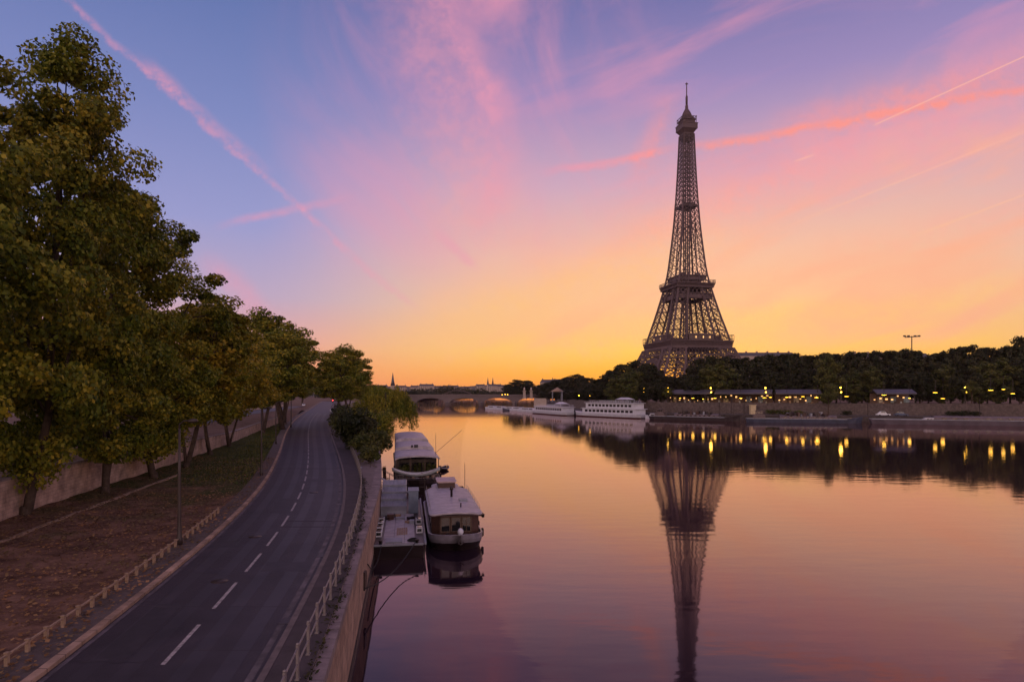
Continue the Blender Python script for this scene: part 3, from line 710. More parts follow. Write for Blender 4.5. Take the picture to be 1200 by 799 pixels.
# lamp posts on the verge
def lamp_post():
    r_ = empty('street_lamp', (0,0,0), 0)
    q = MB(); q.lathe([(.17,-.1),(.17,.35),(.12,.45),(.10,1.2),(.075,3.5),(.055,6.2)], 10); q.build('pole', polem, r_)
    q = MB(); q.tube([(0,0,6.1),(0,0,6.4),(.25,0,6.6),(.6,0,6.62)], [.045,.04,.035,.035], 8); q.build('bracket', polem, r_)
    q = MB(); q.lathe([(.02,.12),(.16,.08),(.24,0),(.2,-.06),(.05,-.12)], 10, (.72,0,6.6), 1.3, .8); q.build('lamp_head', polem, r_)
    return r_
lp0 = lamp_post()
for i, (x, y, lb) in enumerate([(-17.75,33.7,'unlit dark lamp post beside the timber fence'), (-24.6,62,'unlit lamp post at the start of the grass'), (-37.2,99.5,'unlit lamp post halfway along the grass verge'), (-52.5,150,'unlit lamp post near the wall end and the slip road'), (-61.5,176,'unlit lamp post on the bend by the slip road')]):
    o = lp0 if i == 0 else copy_tree(lp0); o.location = (x, y, ZQ+.1); o['label'] = lb; o['category'] = 'street lamp'; o['group'] = 'dark lamp posts along the verge'

# ------------------------------------------------------------------ car builder
def car(loc, rz, m, label, L=4.3, Wd=1.75, H=1.45):
    r_ = empty('parked_car', loc, rz, label, 'car', 'cars')
    prof = [(-L/2,.35),(-L/2,.75),(-L/2+.25,.85),(-L*.22,.92),(-L*.10,H*.97),(L*.18,H),(L*.38,.98),(L/2-.05,.88),(L/2,.4)]
    q = MB(); n_ = len(prof)
    vs = [(x, -Wd/2+(.12 if z > 1 else 0), z) for x, z in prof]+[(x, Wd/2-(.12 if z > 1 else 0), z) for x, z in prof]
    q.add(vs, [(i, i+1, n_+i+1, n_+i) for i in range(n_-1)]+[(n_-1, 0, n_, 2*n_-1), tuple(range(n_))[::-1], tuple(range(n_, 2*n_))]); q.build('body', m, r_)
    for s_ in (-1, 1):
        w = MB(); yy_ = s_*(Wd/2-.05); d_ = s_*.03
        w.add([(-L*.17,yy_+d_,.95),(-L*.09,yy_-s_*.05+d_,H*.92),(L*.17,yy_-s_*.05+d_,H*.94),(L*.33,yy_+d_,.98)], [(0,1,2,3)]); w.build('side_window', glassd, r_)
    w = MB(); w.add([(-L*.225,-Wd*.4,.95),(-L*.225,Wd*.4,.95),(-L*.115,Wd*.36,H*.95),(-L*.115,-Wd*.36,H*.95)], [(0,1,2,3)]); w.build('windscreen', glassd, r_)
    wm = MB()
    for k in range(14):
        a0, a1 = 2*math.pi*k/14, 2*math.pi*(k+1)/14
        wm.add([(.32*math.cos(a0),-.1,.32*math.sin(a0)),(.32*math.cos(a1),-.1,.32*math.sin(a1)),(.32*math.cos(a1),.1,.32*math.sin(a1)),(.32*math.cos(a0),.1,.32*math.sin(a0))], [(0,1,2,3)])
    for s_ in (-.1, .1): wm.add([(.32*math.cos(2*math.pi*k/14), s_, .32*math.sin(2*math.pi*k/14)) for k in range(14)], [tuple(range(14))])
    wo2 = None
    for x in (-L*.31, L*.31):
        for s_ in (-1, 1):
            if wo2 is None: wo2 = wm.build('wheel', tyrem, r_); o = wo2
            else: o = wo2.copy(); C.objects.link(o); o.parent = r_
            o.location = (x, s_*(Wd/2-.08), .32)
    return r_
car((-74.6,262,ZQ+.02), R(106), carw, 'pale car parked at the river side where the road bends away')
car((-128,388,ZQ+.02), R(106), carw, 'small pale car far along the road under the trees')
t_ = empty('traffic_light', (-93.6,330,ZQ), 0, 'red traffic light glowing where the two roads meet', 'traffic light')
q = MB(); q.lathe([(.1,0),(.07,.3),(.06,3.2)], 8); q.build('pole', polem, t_)
q = MB(); q.box(-.28,.28,-.15,.15,3.1,4.6); q.build('housing', polem, t_)
q = MB(); q.lathe([(.02,-.2),(.3,-.05),(.3,.05),(.02,.2)], 10, (0,-.25,4.25)); q.build('red_lens', redl, t_)

# ------------------------------------------------------------------ near boats
QA = math.atan2(.165, 1)
def tyre(root, x, y, z, rad=.3, m=None, flat=False):
    q = MB(); pts = []
    for k in range(13):
        a = 2*math.pi*k/12
        pts.append((x+rad*math.cos(a), y+(rad*math.sin(a) if flat else 0), z+(0 if flat else rad*math.sin(a))))
    q.tube(pts, rad*.32, 6); return q.build('tyre', m or tyrem, root)
def bargeA():
    r_ = empty('flat_barge', (-8.15,45.4,0), QA, 'flat grey-decked barge with a stepped corrugated cabin tied to the quay', 'barge')
    w = 1.95; L = 20
    q = MB(); 
    sec = [(0,.9),(.35,1.),(L-.5,1.),(L,.85)]
    a0 = [(-w*s_, y, 1.0) for y, s_ in sec]; a1 = [(-w*s_*.96, y+(.35 if y == 0 else 0), -.3) for y, s_ in sec]
    c0 = [(w*s_, y, 1.0) for y, s_ in sec]; c1 = [(w*s_*.96, y+(.35 if y == 0 else 0), -.3) for y, s_ in sec]
    q.strip(a0, a1); q.strip(c1, c0); q.add([a0[0], a1[0], c1[0], c0[0]], [(0,1,2,3)]); q.add([a0[-1], a1[-1], c1[-1], c0[-1]], [(3,2,1,0)]); q.strip(c0, a0)
    q.build('hull', hullk, r_)
    q = MB(); q.box(-w-.04,-w+.10,0.1,L-.3,1.0,1.14); q.box(w-.10,w+.04,0.1,L-.3,1.0,1.14); q.box(-w*.9,w*.9,-.05,.1,1.0,1.12); q.build('gunwale', greymet, r_)
    q = MB()
    for i in range(3):
        for j in range(9):
            q.box(-1.15+i*.78,-.40+i*.78,.5+j*1.25,1.72+j*1.25,1.004,1.06+.004*((i*3+j*5) % 4))
    q.build('deck', mat('deck_plate', (.30,.27,.30), .55, .3, 1.6, col2=(.40,.36,.38), bump=.2), r_)
    q = MB(); cm = mat('corrugated_sheet', (.26,.27,.32), .45, .2, 1.5, metal=.3)
    for i in range(4):                                   # stepped corrugated roofs
        y0 = 11.6+i*1.5; z1 = 1.95+i*.42; n_ = 36; top = []; bot = []
        xs = np.linspace(-1.75, .55, n_)
        for k, x in enumerate(xs):
            top.append((x, y0+1.55, z1+.16+.03*math.cos(k*math.pi))); bot.append((x, y0-.1, z1-.12+.03*math.cos(k*math.pi)))
        q.strip(top, bot); q.strip(bot, [(x, y0, z1-.55) for x in xs]) 
        q.box(-1.72,.52,y0+.02,y0+1.5,1.0,z1-.2)
    q.build('cabin', cm, r_)
    q = MB(); q.box(.72,1.6,12.3,14.4,1.0,3.0); q.box(.66,1.66,12.25,14.45,3.0,3.06); q.box(.78,1.1,12.27,12.3,1.2,2.8); q.build('locker', mat('blue_grey_paint', (.13,.16,.22), .5, .2, 2), r_)
    for x, y in ((-1.55,3.0),(-1.55,4.6),(-1.55,6.4),(-1.55,8.3),(1.55,3.9),(1.55,7.2)):
        q = MB(); q.box(x-.24,x+.24,y,y+.75,1.0,1.42); o = q.build('hatch', white, r_)
        q2 = MB(); q2.box(x-.18,x+.18,y+.08,y+.67,1.42,1.45); q2.box(x-.17,x+.17,y-.012,y,1.12,1.34); q2.build('hatch_glass', glassd, o)
    q = MB(); q.box(-.95,.25,.6,1.9,1.07,1.16); q.build('hatch_cover', greymet, r_)
    q = MB()
    for k in range(3): 
        pts = [(1.05+(.42-k*.08)*math.cos(a), 1.1+(.42-k*.08)*math.sin(a), 1.12+.05*k) for a in np.linspace(0, 6.28, 18)]; q.tube(pts, .04, 5)
    q.build('rope_coil', tyrem, r_)
    for x in (-1.3, 1.3):
        q = MB(); q.lathe([(.1,1.0),(.1,1.3),(.14,1.3),(.14,1.36)], 8, (x,.35,0)); q.build('bollard', polem, r_)
    for y in (2, 6, 10, 14): tyre(r_, -w-.12, y, .65)
    rb_ = random.Random(8)
    for k in range(9):
        q = MB(); q.cbox(rb_.uniform(-1.0,1.0), rb_.uniform(6.5,11), 1.06, rb_.uniform(.25,.8), rb_.uniform(.2,.6), rb_.uniform(.12,.5), rb_.uniform(0,3)); q.build('deck_box', [woodd, greymet, hullk, fencem][k % 4], r_)
    q = MB()
    for k in range(5): q.box(-.2+k*.17,-.06+k*.17,3.2+k*.05,5.6+k*.03,1.07,1.11)
    q.build('plank', fencem, r_)
    q = MB()
    for x in (-1.9,1.9):
        for y in np.arange(1.5, 11, 1.9): q.bar((x,y,1.1),(x,y,1.75),.035)
        q.bar((x,1.5,1.75),(x,10.9,1.75),.03)
    q.build('guard_wire', railm, r_)
bargeA()
def hullmesh(L, w, zt, zb=-.35, bow=2.6, stern=1.5, sheer=.35, n_=22, flare=.9):
    """rounded plan hull; bow at y=0; returns rings (outer top, outer mid, bottom)"""
    pl = []
    for i in range(n_+1):
        t = i/n_; y = L*(.5-.5*math.cos(math.pi*t))
        hw = w
        if y < bow: hw = w*math.sqrt(max(0, 1-((bow-y)/bow)**2))
        if y > L-stern: hw = w*math.sqrt(max(0.0, 1-((y-L+stern)/stern)**2*.6))
        s_ = sheer*max(0, 1-y/5.)**2
        pl.append((y, hw, s_))
    R_ = lambda z, f, dy: [(-hw*f, y+dy*(1 if y < bow else 0)*(1-y/bow if y < bow else 0), z+s_) for y, hw, s_ in pl]+[(hw*f, y+dy*(1 if y < bow else 0)*(1-y/bow if y < bow else 0), z+s_) for y, hw, s_ in pl[::-1]]
    return R_
def boatB():
    r_ = empty('houseboat', (-4.05,47.2,0), QA, 'rounded houseboat with a broad pale roof and wooden front windows', 'houseboat')
    w = 2.15; L = 18.5; H_ = hullmesh(L, w, 1)
    def ring(q, z0, f0, d0, z1, f1, d1):
        a = H_(z0, f0, d0); b_ = H_(z1, f1, d1); n_ = len(a); q.smooth = True
        q.add(a+b_, [(i, (i+1) % n_, n_+(i+1) % n_, n_+i) for i in range(n_)]); q.smooth = False
    q = MB(); ring(q, -.4, .82, .9, .35, .95, .25); q.build('hull', hullk, r_)
    q = MB(); ring(q, .35, .95, .25, .62, .985, .1); ring(q, .62, .985, .1, 1.0, 1, 0); ring(q, 1.0, 1, 0, 1.02, .94, .12); ring(q, 1.02, .94, .12, .8, .93, .14); q.build('bulwark', mat('grey_bulwark', (.20,.18,.22), .4, .25, 1.5), r_)
    q = MB(); a = H_(.78, .94, .12); q.add(a, [tuple(range(len(a)))]); q.build('deck', woodd, r_)
    # cabin with wooden front
    q = MB(); q.add([(-1.85,2.6,.8),(-1.25,1.9,.8),(1.25,1.9,.8),(1.85,2.6,.8),(1.85,17,.8),(-1.85,17,.8),(-1.85,2.6,2.5),(-1.25,1.9,2.5),(1.25,1.9,2.5),(1.85,2.6,2.5),(1.85,17,2.5),(-1.85,17,2.5)],
        [(0,1,7,6),(1,2,8,7),(2,3,9,8),(3,4,10,9),(4,5,11,10),(5,0,6,11)]); cab = q.build('cabin', woodd, r_)
    fm = mat('window_frame_wood', (.10,.06,.045), .5, .25, 3)
    for x0, x1 in ((-1.18,-.45),(-.38,.38),(.45,1.18)):
        q = MB(); y = 1.88; q.box(x0,x1,y-.05,y+.01,1.2,1.26); q.box(x0,x1,y-.05,y+.01,2.3,2.38); q.box(x0,x0+.06,y-.05,y+.01,1.26,2.3); q.box(x1-.06,x1,y-.05,y+.01,1.26,2.3)
        if x0 > .3: q.box((x0+x1)/2-.02,(x0+x1)/2+.02,y-.04,y+.01,1.26,2.3); q.box(x0+.06,x1-.06,y-.04,y+.01,1.75,1.79)
        o = q.build('window', fm, cab); o.name = 'window'
        q = MB(); q.box(x0+.06,x1-.06,y-.012,y+.01,1.262,2.298); g = q.build('pane', glassd, cab)
    for k in range(5):
        q = MB(); q.lathe([(.03,-.35),(.12,-.28),(.12,.28),(.03,.35)], 8, (w+.10, 3.5+k*3, .75)); q.build('fender', tyrem, r_)
    q = MB(); q.box(.6,1.3,6.0,6.8,2.75,2.98); q.build('roof_hatch', greymet, r_)
    q = MB()
    for s_ in (-1,1):
        for y in np.arange(3, 14, 1.8): q.bar((s_*1.95,y,2.6),(s_*1.95,y,3.05),.03)
        q.bar((s_*1.95,3,3.05),(s_*1.95,13.6,3.05),.025)
    q.build('roof_rail', railm, r_)
    for s_ in (-1, 1):
        for k in range(7):
            y0 = 3.4+k*1.9; q = MB(); q.box(*((s_*1.86, s_*1.90) if s_ > 0 else (-1.90,-1.86)), y0, y0+1.1, 1.45, 2.15); q.build('side_window', glassd, cab)
    # roof: shallow camber with rounded front corners
    q = MB(); q.smooth = True
    plan = [(.95,1.75),(1.15,2.0),(1.6,2.08),(13.8,2.08),(14.6,1.75),(15.4,1.4),(17.2,1.35)]
    rows = []
    for y, hw in plan:
        rows.append([(hw*math.sin(t), y+.35*abs(math.sin(t))**3*(1 if y < 1.7 else 0), 2.62+.24*math.cos(t)) for t in np.linspace(-math.pi/2, math.pi/2, 13)])
    vs = [p for r0 in rows for p in r0]; n_ = 13
    q.add(vs, [(i*n_+k, i*n_+k+1, (i+1)*n_+k+1, (i+1)*n_+k) for i in range(len(rows)-1) for k in range(n_-1)])
    low = [(x, y, z-.1) for r0 in rows for (x, y, z) in r0]
    q.add(low, [(i*n_+k, (i+1)*n_+k, (i+1)*n_+k+1, i*n_+k+1) for i in range(len(rows)-1) for k in range(n_-1)])
    q.smooth = False
    q.add(rows[0]+[(x,y,z-.1) for x,y,z in rows[0]], [(k, k+n_, k+n_+1, k+1) for k in range(n_-1)])
    for e in (0, n_-1):
        a = [r0[e] for r0 in rows]; q.strip(a, [(x,y,z-.1) for x,y,z in a])
    rf = q.build('roof', offwhite, r_)
    q = MB(); q.tube([(-2.1,2.,2.58),(-1.9,1.2,2.57),(-1.2,.98,2.6),(0,.9,2.62),(1.2,.98,2.6),(1.9,1.2,2.57),(2.1,2.,2.58)], .045, 6); q.build('roof_trim', woodd, rf)
    q = MB(); q.lathe([(.10,2.8),(.10,3.5),(.17,3.5),(.14,3.72),(.02,3.8)], 10, (.1,8.4,0)); q.build('chimney', polem, rf)
    q = MB(); q.lathe([(.05,2.8),(.05,3.1),(.09,3.15),(0,3.2)], 8, (.5,3.3,0)); q.build('vent', polem, rf)
    q = MB(); q.box(-.85,.85,13.6,16.6,3.35,3.45); q.box(-.95,.95,13.5,16.7,3.45,3.5); rw = q.build('wheelhouse_roof', mat('pinkish_roof', (.42,.31,.32), .6, .15, 1), r_)
    q = MB(); q.box(-.8,.8,13.7,16.5,2.7,3.35); q.build('wheelhouse', woodd, r_)
    q = MB(); q.lathe([(.03,.8),(.025,4.6),(.01,5.0)], 6, (1.95,16,0)); q.build('flagpole', polem, r_)
    # lantern and grille at the starboard cabin corner
    q = MB(); q.bar((1.85,2.4,2.3),(2.1,2.2,2.3),.04); q.lathe([(.05,2.18),(.12,2.25),(.12,2.4),(.16,2.42),(.02,2.52)], 8, (2.15,2.2,0)); q.build('lantern', polem, r_)
    # white round fender and anchor at the stem
    q = MB(); q.lathe([(.02,-.28),(.17,-.2),(.24,0),(.2,.18),(.08,.3),(.02,.32)], 12, (.25,.55,1.45)); q.build('fender', white, r_)
    q = MB(); q.tube([(.2,-.08,1.3),(.2,-.14,.7)], .04, 6); q.tube([(-.05,-.1,.85),(.2,-.16,.65),(.45,-.1,.85)], .04, 6); q.build('anchor', polem, r_)
    q = MB(); q.lathe([(.08,.78),(.08,1.2),(.14,1.2),(.14,1.26)], 8, (-.7,1.2,0)); q.build('bollard', polem, r_)
boatB()
def boatC():
    r_ = empty('houseboat', (-10.85,74,0), QA+.03, 'large dark houseboat with tiered white roofs and a planted front deck', 'houseboat')
    w = 2.75; L = 40; H_ = hullmesh(L, w, 1, bow=3.5)
    def ring(q, z0, f0, d0, z1, f1, d1):
        a = H_(z0, f0, d0); b_ = H_(z1, f1, d1); n_ = len(a)
        q.add(a+b_, [(i, (i+1) % n_, n_+(i+1) % n_, n_+i) for i in range(n_)])
    q = MB(); ring(q, -.4, .82, .9, 1.0, .98, .1); ring(q, 1.0, .98, .1, 1.4, 1, 0); a = H_(1.2, .98, .1); q.add(a, [tuple(range(len(a)))]); q.build('hull', hullk, r_)
    q = MB(); q.box(-2.45,2.45,6,38,1.2,3.6); cab = q.build('cabin', mat('brown_cabin', (.045,.028,.025), .5, .3, 1), r_)
    for s_ in (-1, 1):
        for k in range(9):
            q = MB(); xx = (2.452, 2.48) if s_ > 0 else (-2.48, -2.452); q.box(*xx, 7+k*3.4, 9+k*3.4, 2.1, 3.2); q.build('side_window', glassd, cab)
    for x in (-1.6, 0, 1.6):
        q = MB(); q.box(x-.6,x+.6,5.96,5.998,1.6,3.2); q.build('front_window', glassd, cab)
    for i, (y0, y1, z, hw) in enumerate(((4.0,14,4.15,2.75),(13.2,24,4.6,2.6),(23,39,5.0,2.45))):
        q = MB(); q.smooth = True; n_ = 11
        A = [(hw*math.sin(t), y0, z-.30+.38*math.cos(t)) for t in np.linspace(-math.pi/2, math.pi/2, n_)]; B = [(x, y1, zz) for x, _, zz in A]
        q.strip(A, B); q.smooth = False; q.strip([(x,y,3.5 if i else zz-.18) for x,y,zz in A], A); q.strip(B, [(x,y,3.5) for x,y,zz in B])
        q.strip([A[0], B[0]], [(A[0][0],y0,3.55),(A[0][0],y1,3.55)]) if i else None
        q.strip([(A[-1][0],y0,3.55),(A[-1][0],y1,3.55)], [A[-1], B[-1]]) if i else None
        if not i: q.strip([(x,y,zz-.18) for x,y,zz in B], [(x,y,zz-.18) for x,y,zz in A])
        q.build('roof', offwhite, r_)
    q = MB(); q.box(-.5,-.25,13.14,13.19,4.45,4.8); q.box(-.1,.45,13.14,13.19,4.45,4.85); q.build('skylight', glassd, r_)
    for x in (-2.55, -.9, .9, 2.55):
        q = MB(); q.box(x-.05,x+.05,4.2,4.3,1.2,4.0); q.build('post', woodd, r_)
    q = MB(); q.bar((-2.55,3.0,2.0),(2.55,3.0,2.0),.05); q.bar((-2.55,3.0,1.6),(2.55,3.0,1.6),.04)
    for x in np.linspace(-2.55,2.55,8): q.bar((x,3,1.2),(x,3,2.0),.04)
    q.build('deck_rail', railm, r_)
    for k in range(7):
        q = MB(); q.lathe([(.03,-.4),(.15,-.32),(.15,.32),(.03,.4)], 8, (w+.13, 4+k*4.5, .8)); q.build('fender', [tyrem, white][k % 2], r_)
    rb_ = random.Random(5)
    for k in range(10):
        q = MB(); q.cbox(rb_.uniform(-2.2,2.2), rb_.uniform(3.3,5.6), 1.22, rb_.uniform(.25,.9), rb_.uniform(.25,.6), rb_.uniform(.3,1.1), rb_.uniform(0,3)); q.build('deck_box', [woodd, hullk, greymet, fencem][k % 4], r_)
    q = MB()
    for x in (-2.3, -1.1, .2, 1.5): q.bar((x, 3.2, 1.3), (x+rb_.uniform(-.5,.5), 5.6, 3.9), .05)
    q.build('awning_strut', polem, r_)
    q = MB(); q.lathe([(.03,1.2),(.02,6.6),(.008,7.0)], 6, (2.3,5.4,0)); q.build('mast', polem, r_)
    q = MB(); q.bar((2.2,5.0,4.4),(6.0,9.0,7.0),.03); q.build('boom', polem, r_)
    for k, (x, y) in enumerate(((-1.9,4.6),(-1.2,5.1),(1.2,4.8),(1.9,5.0),(0,5.2))):
        p_ = empty('potted_plant', r_.matrix_basis @ Vector((x,y,1.2)) if False else (0,0,0))
        c_, s2 = math.cos(QA+.03), math.sin(QA+.03)
        p_.location = (-10.85+x*c_-y*s2, 74+x*s2+y*c_, 1.2); tag(p_, ['tall','bushy','thin','dense','middle'][k]+' potted plant on the front deck of the tiered houseboat', 'plant', 'deck plants')
        q = MB(); q.lathe([(.18,0),(.26,.45),(.22,.45)], 10); q.build('pot', kerbm, p_)
        o = bpy.data.objects.new('leaves', shrub_mesh(260, .5, .5, 1.3+.2*k % .5, .2, leafD, 50+k)); C.objects.link(o); o.parent = p_; o.location = (0,0,.4)
boatC()
# curved white dinghy slung before the tiered houseboat
def dinghy(loc, rz, L, w, h, m, label, name='dinghy', tiltx=0, group=None, motor=False):
    r_ = empty(name, loc, rz, label, 'dinghy', group)
    q = MB(); q.smooth = True; n_ = 14; rows = []
    for i in range(n_+1):
        t = i/n_; x = -L/2+L*t; hw = w/2*math.sin(math.pi*(.12+.88*t if t < .5 else t*.98+.01))**.6 if 0 < t < 1 else .05
        sh = (.35*h+(.45 if h > .6 and not motor else 0))*(2*t-1)**2
        rows.append([(x, hw*math.cos(a), sh+h*.5-h*.5*math.sin(a)*(1) if a <= math.pi else 0) for a in np.linspace(0, math.pi, 9)])
    vs = [p_ for r0 in rows for p_ in r0]
    q.add(vs, [(i*9+k, i*9+k+1, (i+1)*9+k+1, (i+1)*9+k) for i in range(n_) for k in range(8)])
    q.build('hull', m, r_)
    q = MB(); q.tube([r0[0] for r0 in rows], .05, 6); q.tube([r0[-1] for r0 in rows], .05, 6); q.build('gunwale', offwhite, r_)
    for x in (-L*.2, L*.12):
        q = MB(); q.box(x-.12,x+.12,-w*.42,w*.42,h*.40,h*.46); q.build('thwart', woodd, r_)
    if motor:
        q = MB(); q.box(-L/2-.45,-L/2-.1,-.2,.2,h*.5,h*.5+.6); q.box(-L/2-.32,-L/2-.2,-.06,.06,-.3,h*.5); q.build('outboard_motor', polem, r_)
    return r_
dinghy((-10.9,71.8,2.45), R(8), 5.4, 1.5, .7, mat('pale_dinghy', (.38,.42,.46), .5, .15, 1), 'upward curving pale dinghy slung across the front of the tiered houseboat')
q = MB(); rk = empty('boat_rack', (-11.35,71.8,.0), R(8), 'dark frame carrying the pale dinghy between the moored boats', 'rack')
for x in (-1.4, 1.4):
    for y in (-.4, .4): q.bar((x,y,-.4),(x,y,2.35),.1)
    q.bar((x,-.5,2.3),(x,.5,2.3),.1)
q.bar((-1.4,.4,1.2),(1.4,.4,1.2),.08); q.build('frame', polem, rk)
dinghy((-10.6,98,-.05), R(80), 3.6, 1.5, .7, hullk, 'small dark inflatable with outboard beside the tiered houseboat', motor=True)
# small landing between barge and quay, dark pontoon behind the barge
r_ = empty('pontoon', (-12.4,66.8,0), QA, 'dark landing pontoon with handrails behind the flat barge', 'pontoon')
q = MB(); q.box(-2.2,2.2,0,6,-.3,.55); q.build('float', hullk, r_)
q = MB(); q.box(-2.1,2.1,.05,5.9,.55,.6); q.build('deck', woodd, r_)
q = MB()
for x in (-2.05,-.7,.7,2.05): q.bar((x,.1,.6),(x,.1,1.6),.05)
q.bar((-2.05,.1,1.6),(2.05,.1,1.6),.05); q.bar((-2.05,.1,1.1),(2.05,.1,1.1),.04); q.build('handrail', polem, r_)
r_ = empty('gangway', (-13.6,69.5,0), QA, 'narrow gangway with rails from the quay path to the boats', 'gangway')
q = MB(); q.bar((-3.0,0,3.85),(2.2,0,1.0),.9,.08); q.build('walkway', greymet, r_)
q = MB()
for s_ in (-.42,.42):
    q.bar((-3.0,s_,4.8),(2.2,s_,1.95),.05)
    for t in np.linspace(0,1,6): q.bar((-3+5.2*t,s_,3.85-2.85*t),(-3+5.2*t,s_,4.8-2.85*t),.04)
q.build('handrail', polem, r_)
# ropes
def rope(p, q_, sag, label, r=.035):
    m = MB(); p = Vector(p); q_ = Vector(q_); pts = []
    for i in range(17):
        t = i/16; v_ = p.lerp(q_, t); v_.z -= sag*4*t*(1-t); pts.append(v_)
    m.tube(pts, r, 5); m.build('mooring_rope', tyrem, label=label, cat='rope', group='mooring ropes')
rope((-7.0,45.5,1.2), (copeX(34.5)-.0,34.5,1.3), .6, 'sagging mooring rope running from the flat barge to a ring in the quay wall')
rope((-9.4,45.6,1.2), (copeX(38)-.0,38,1.7), .9, 'slack mooring rope looping from the barge corner to the quay wall')
q = MB(); q.box(-.06,.06,-.25,.25,1.1,2.1); o = q.build('wall_ladder', polem, label='short dark iron mooring fitting on the face of the quay wall', cat='fitting', loc=(copeX(35)+.02,35,0))

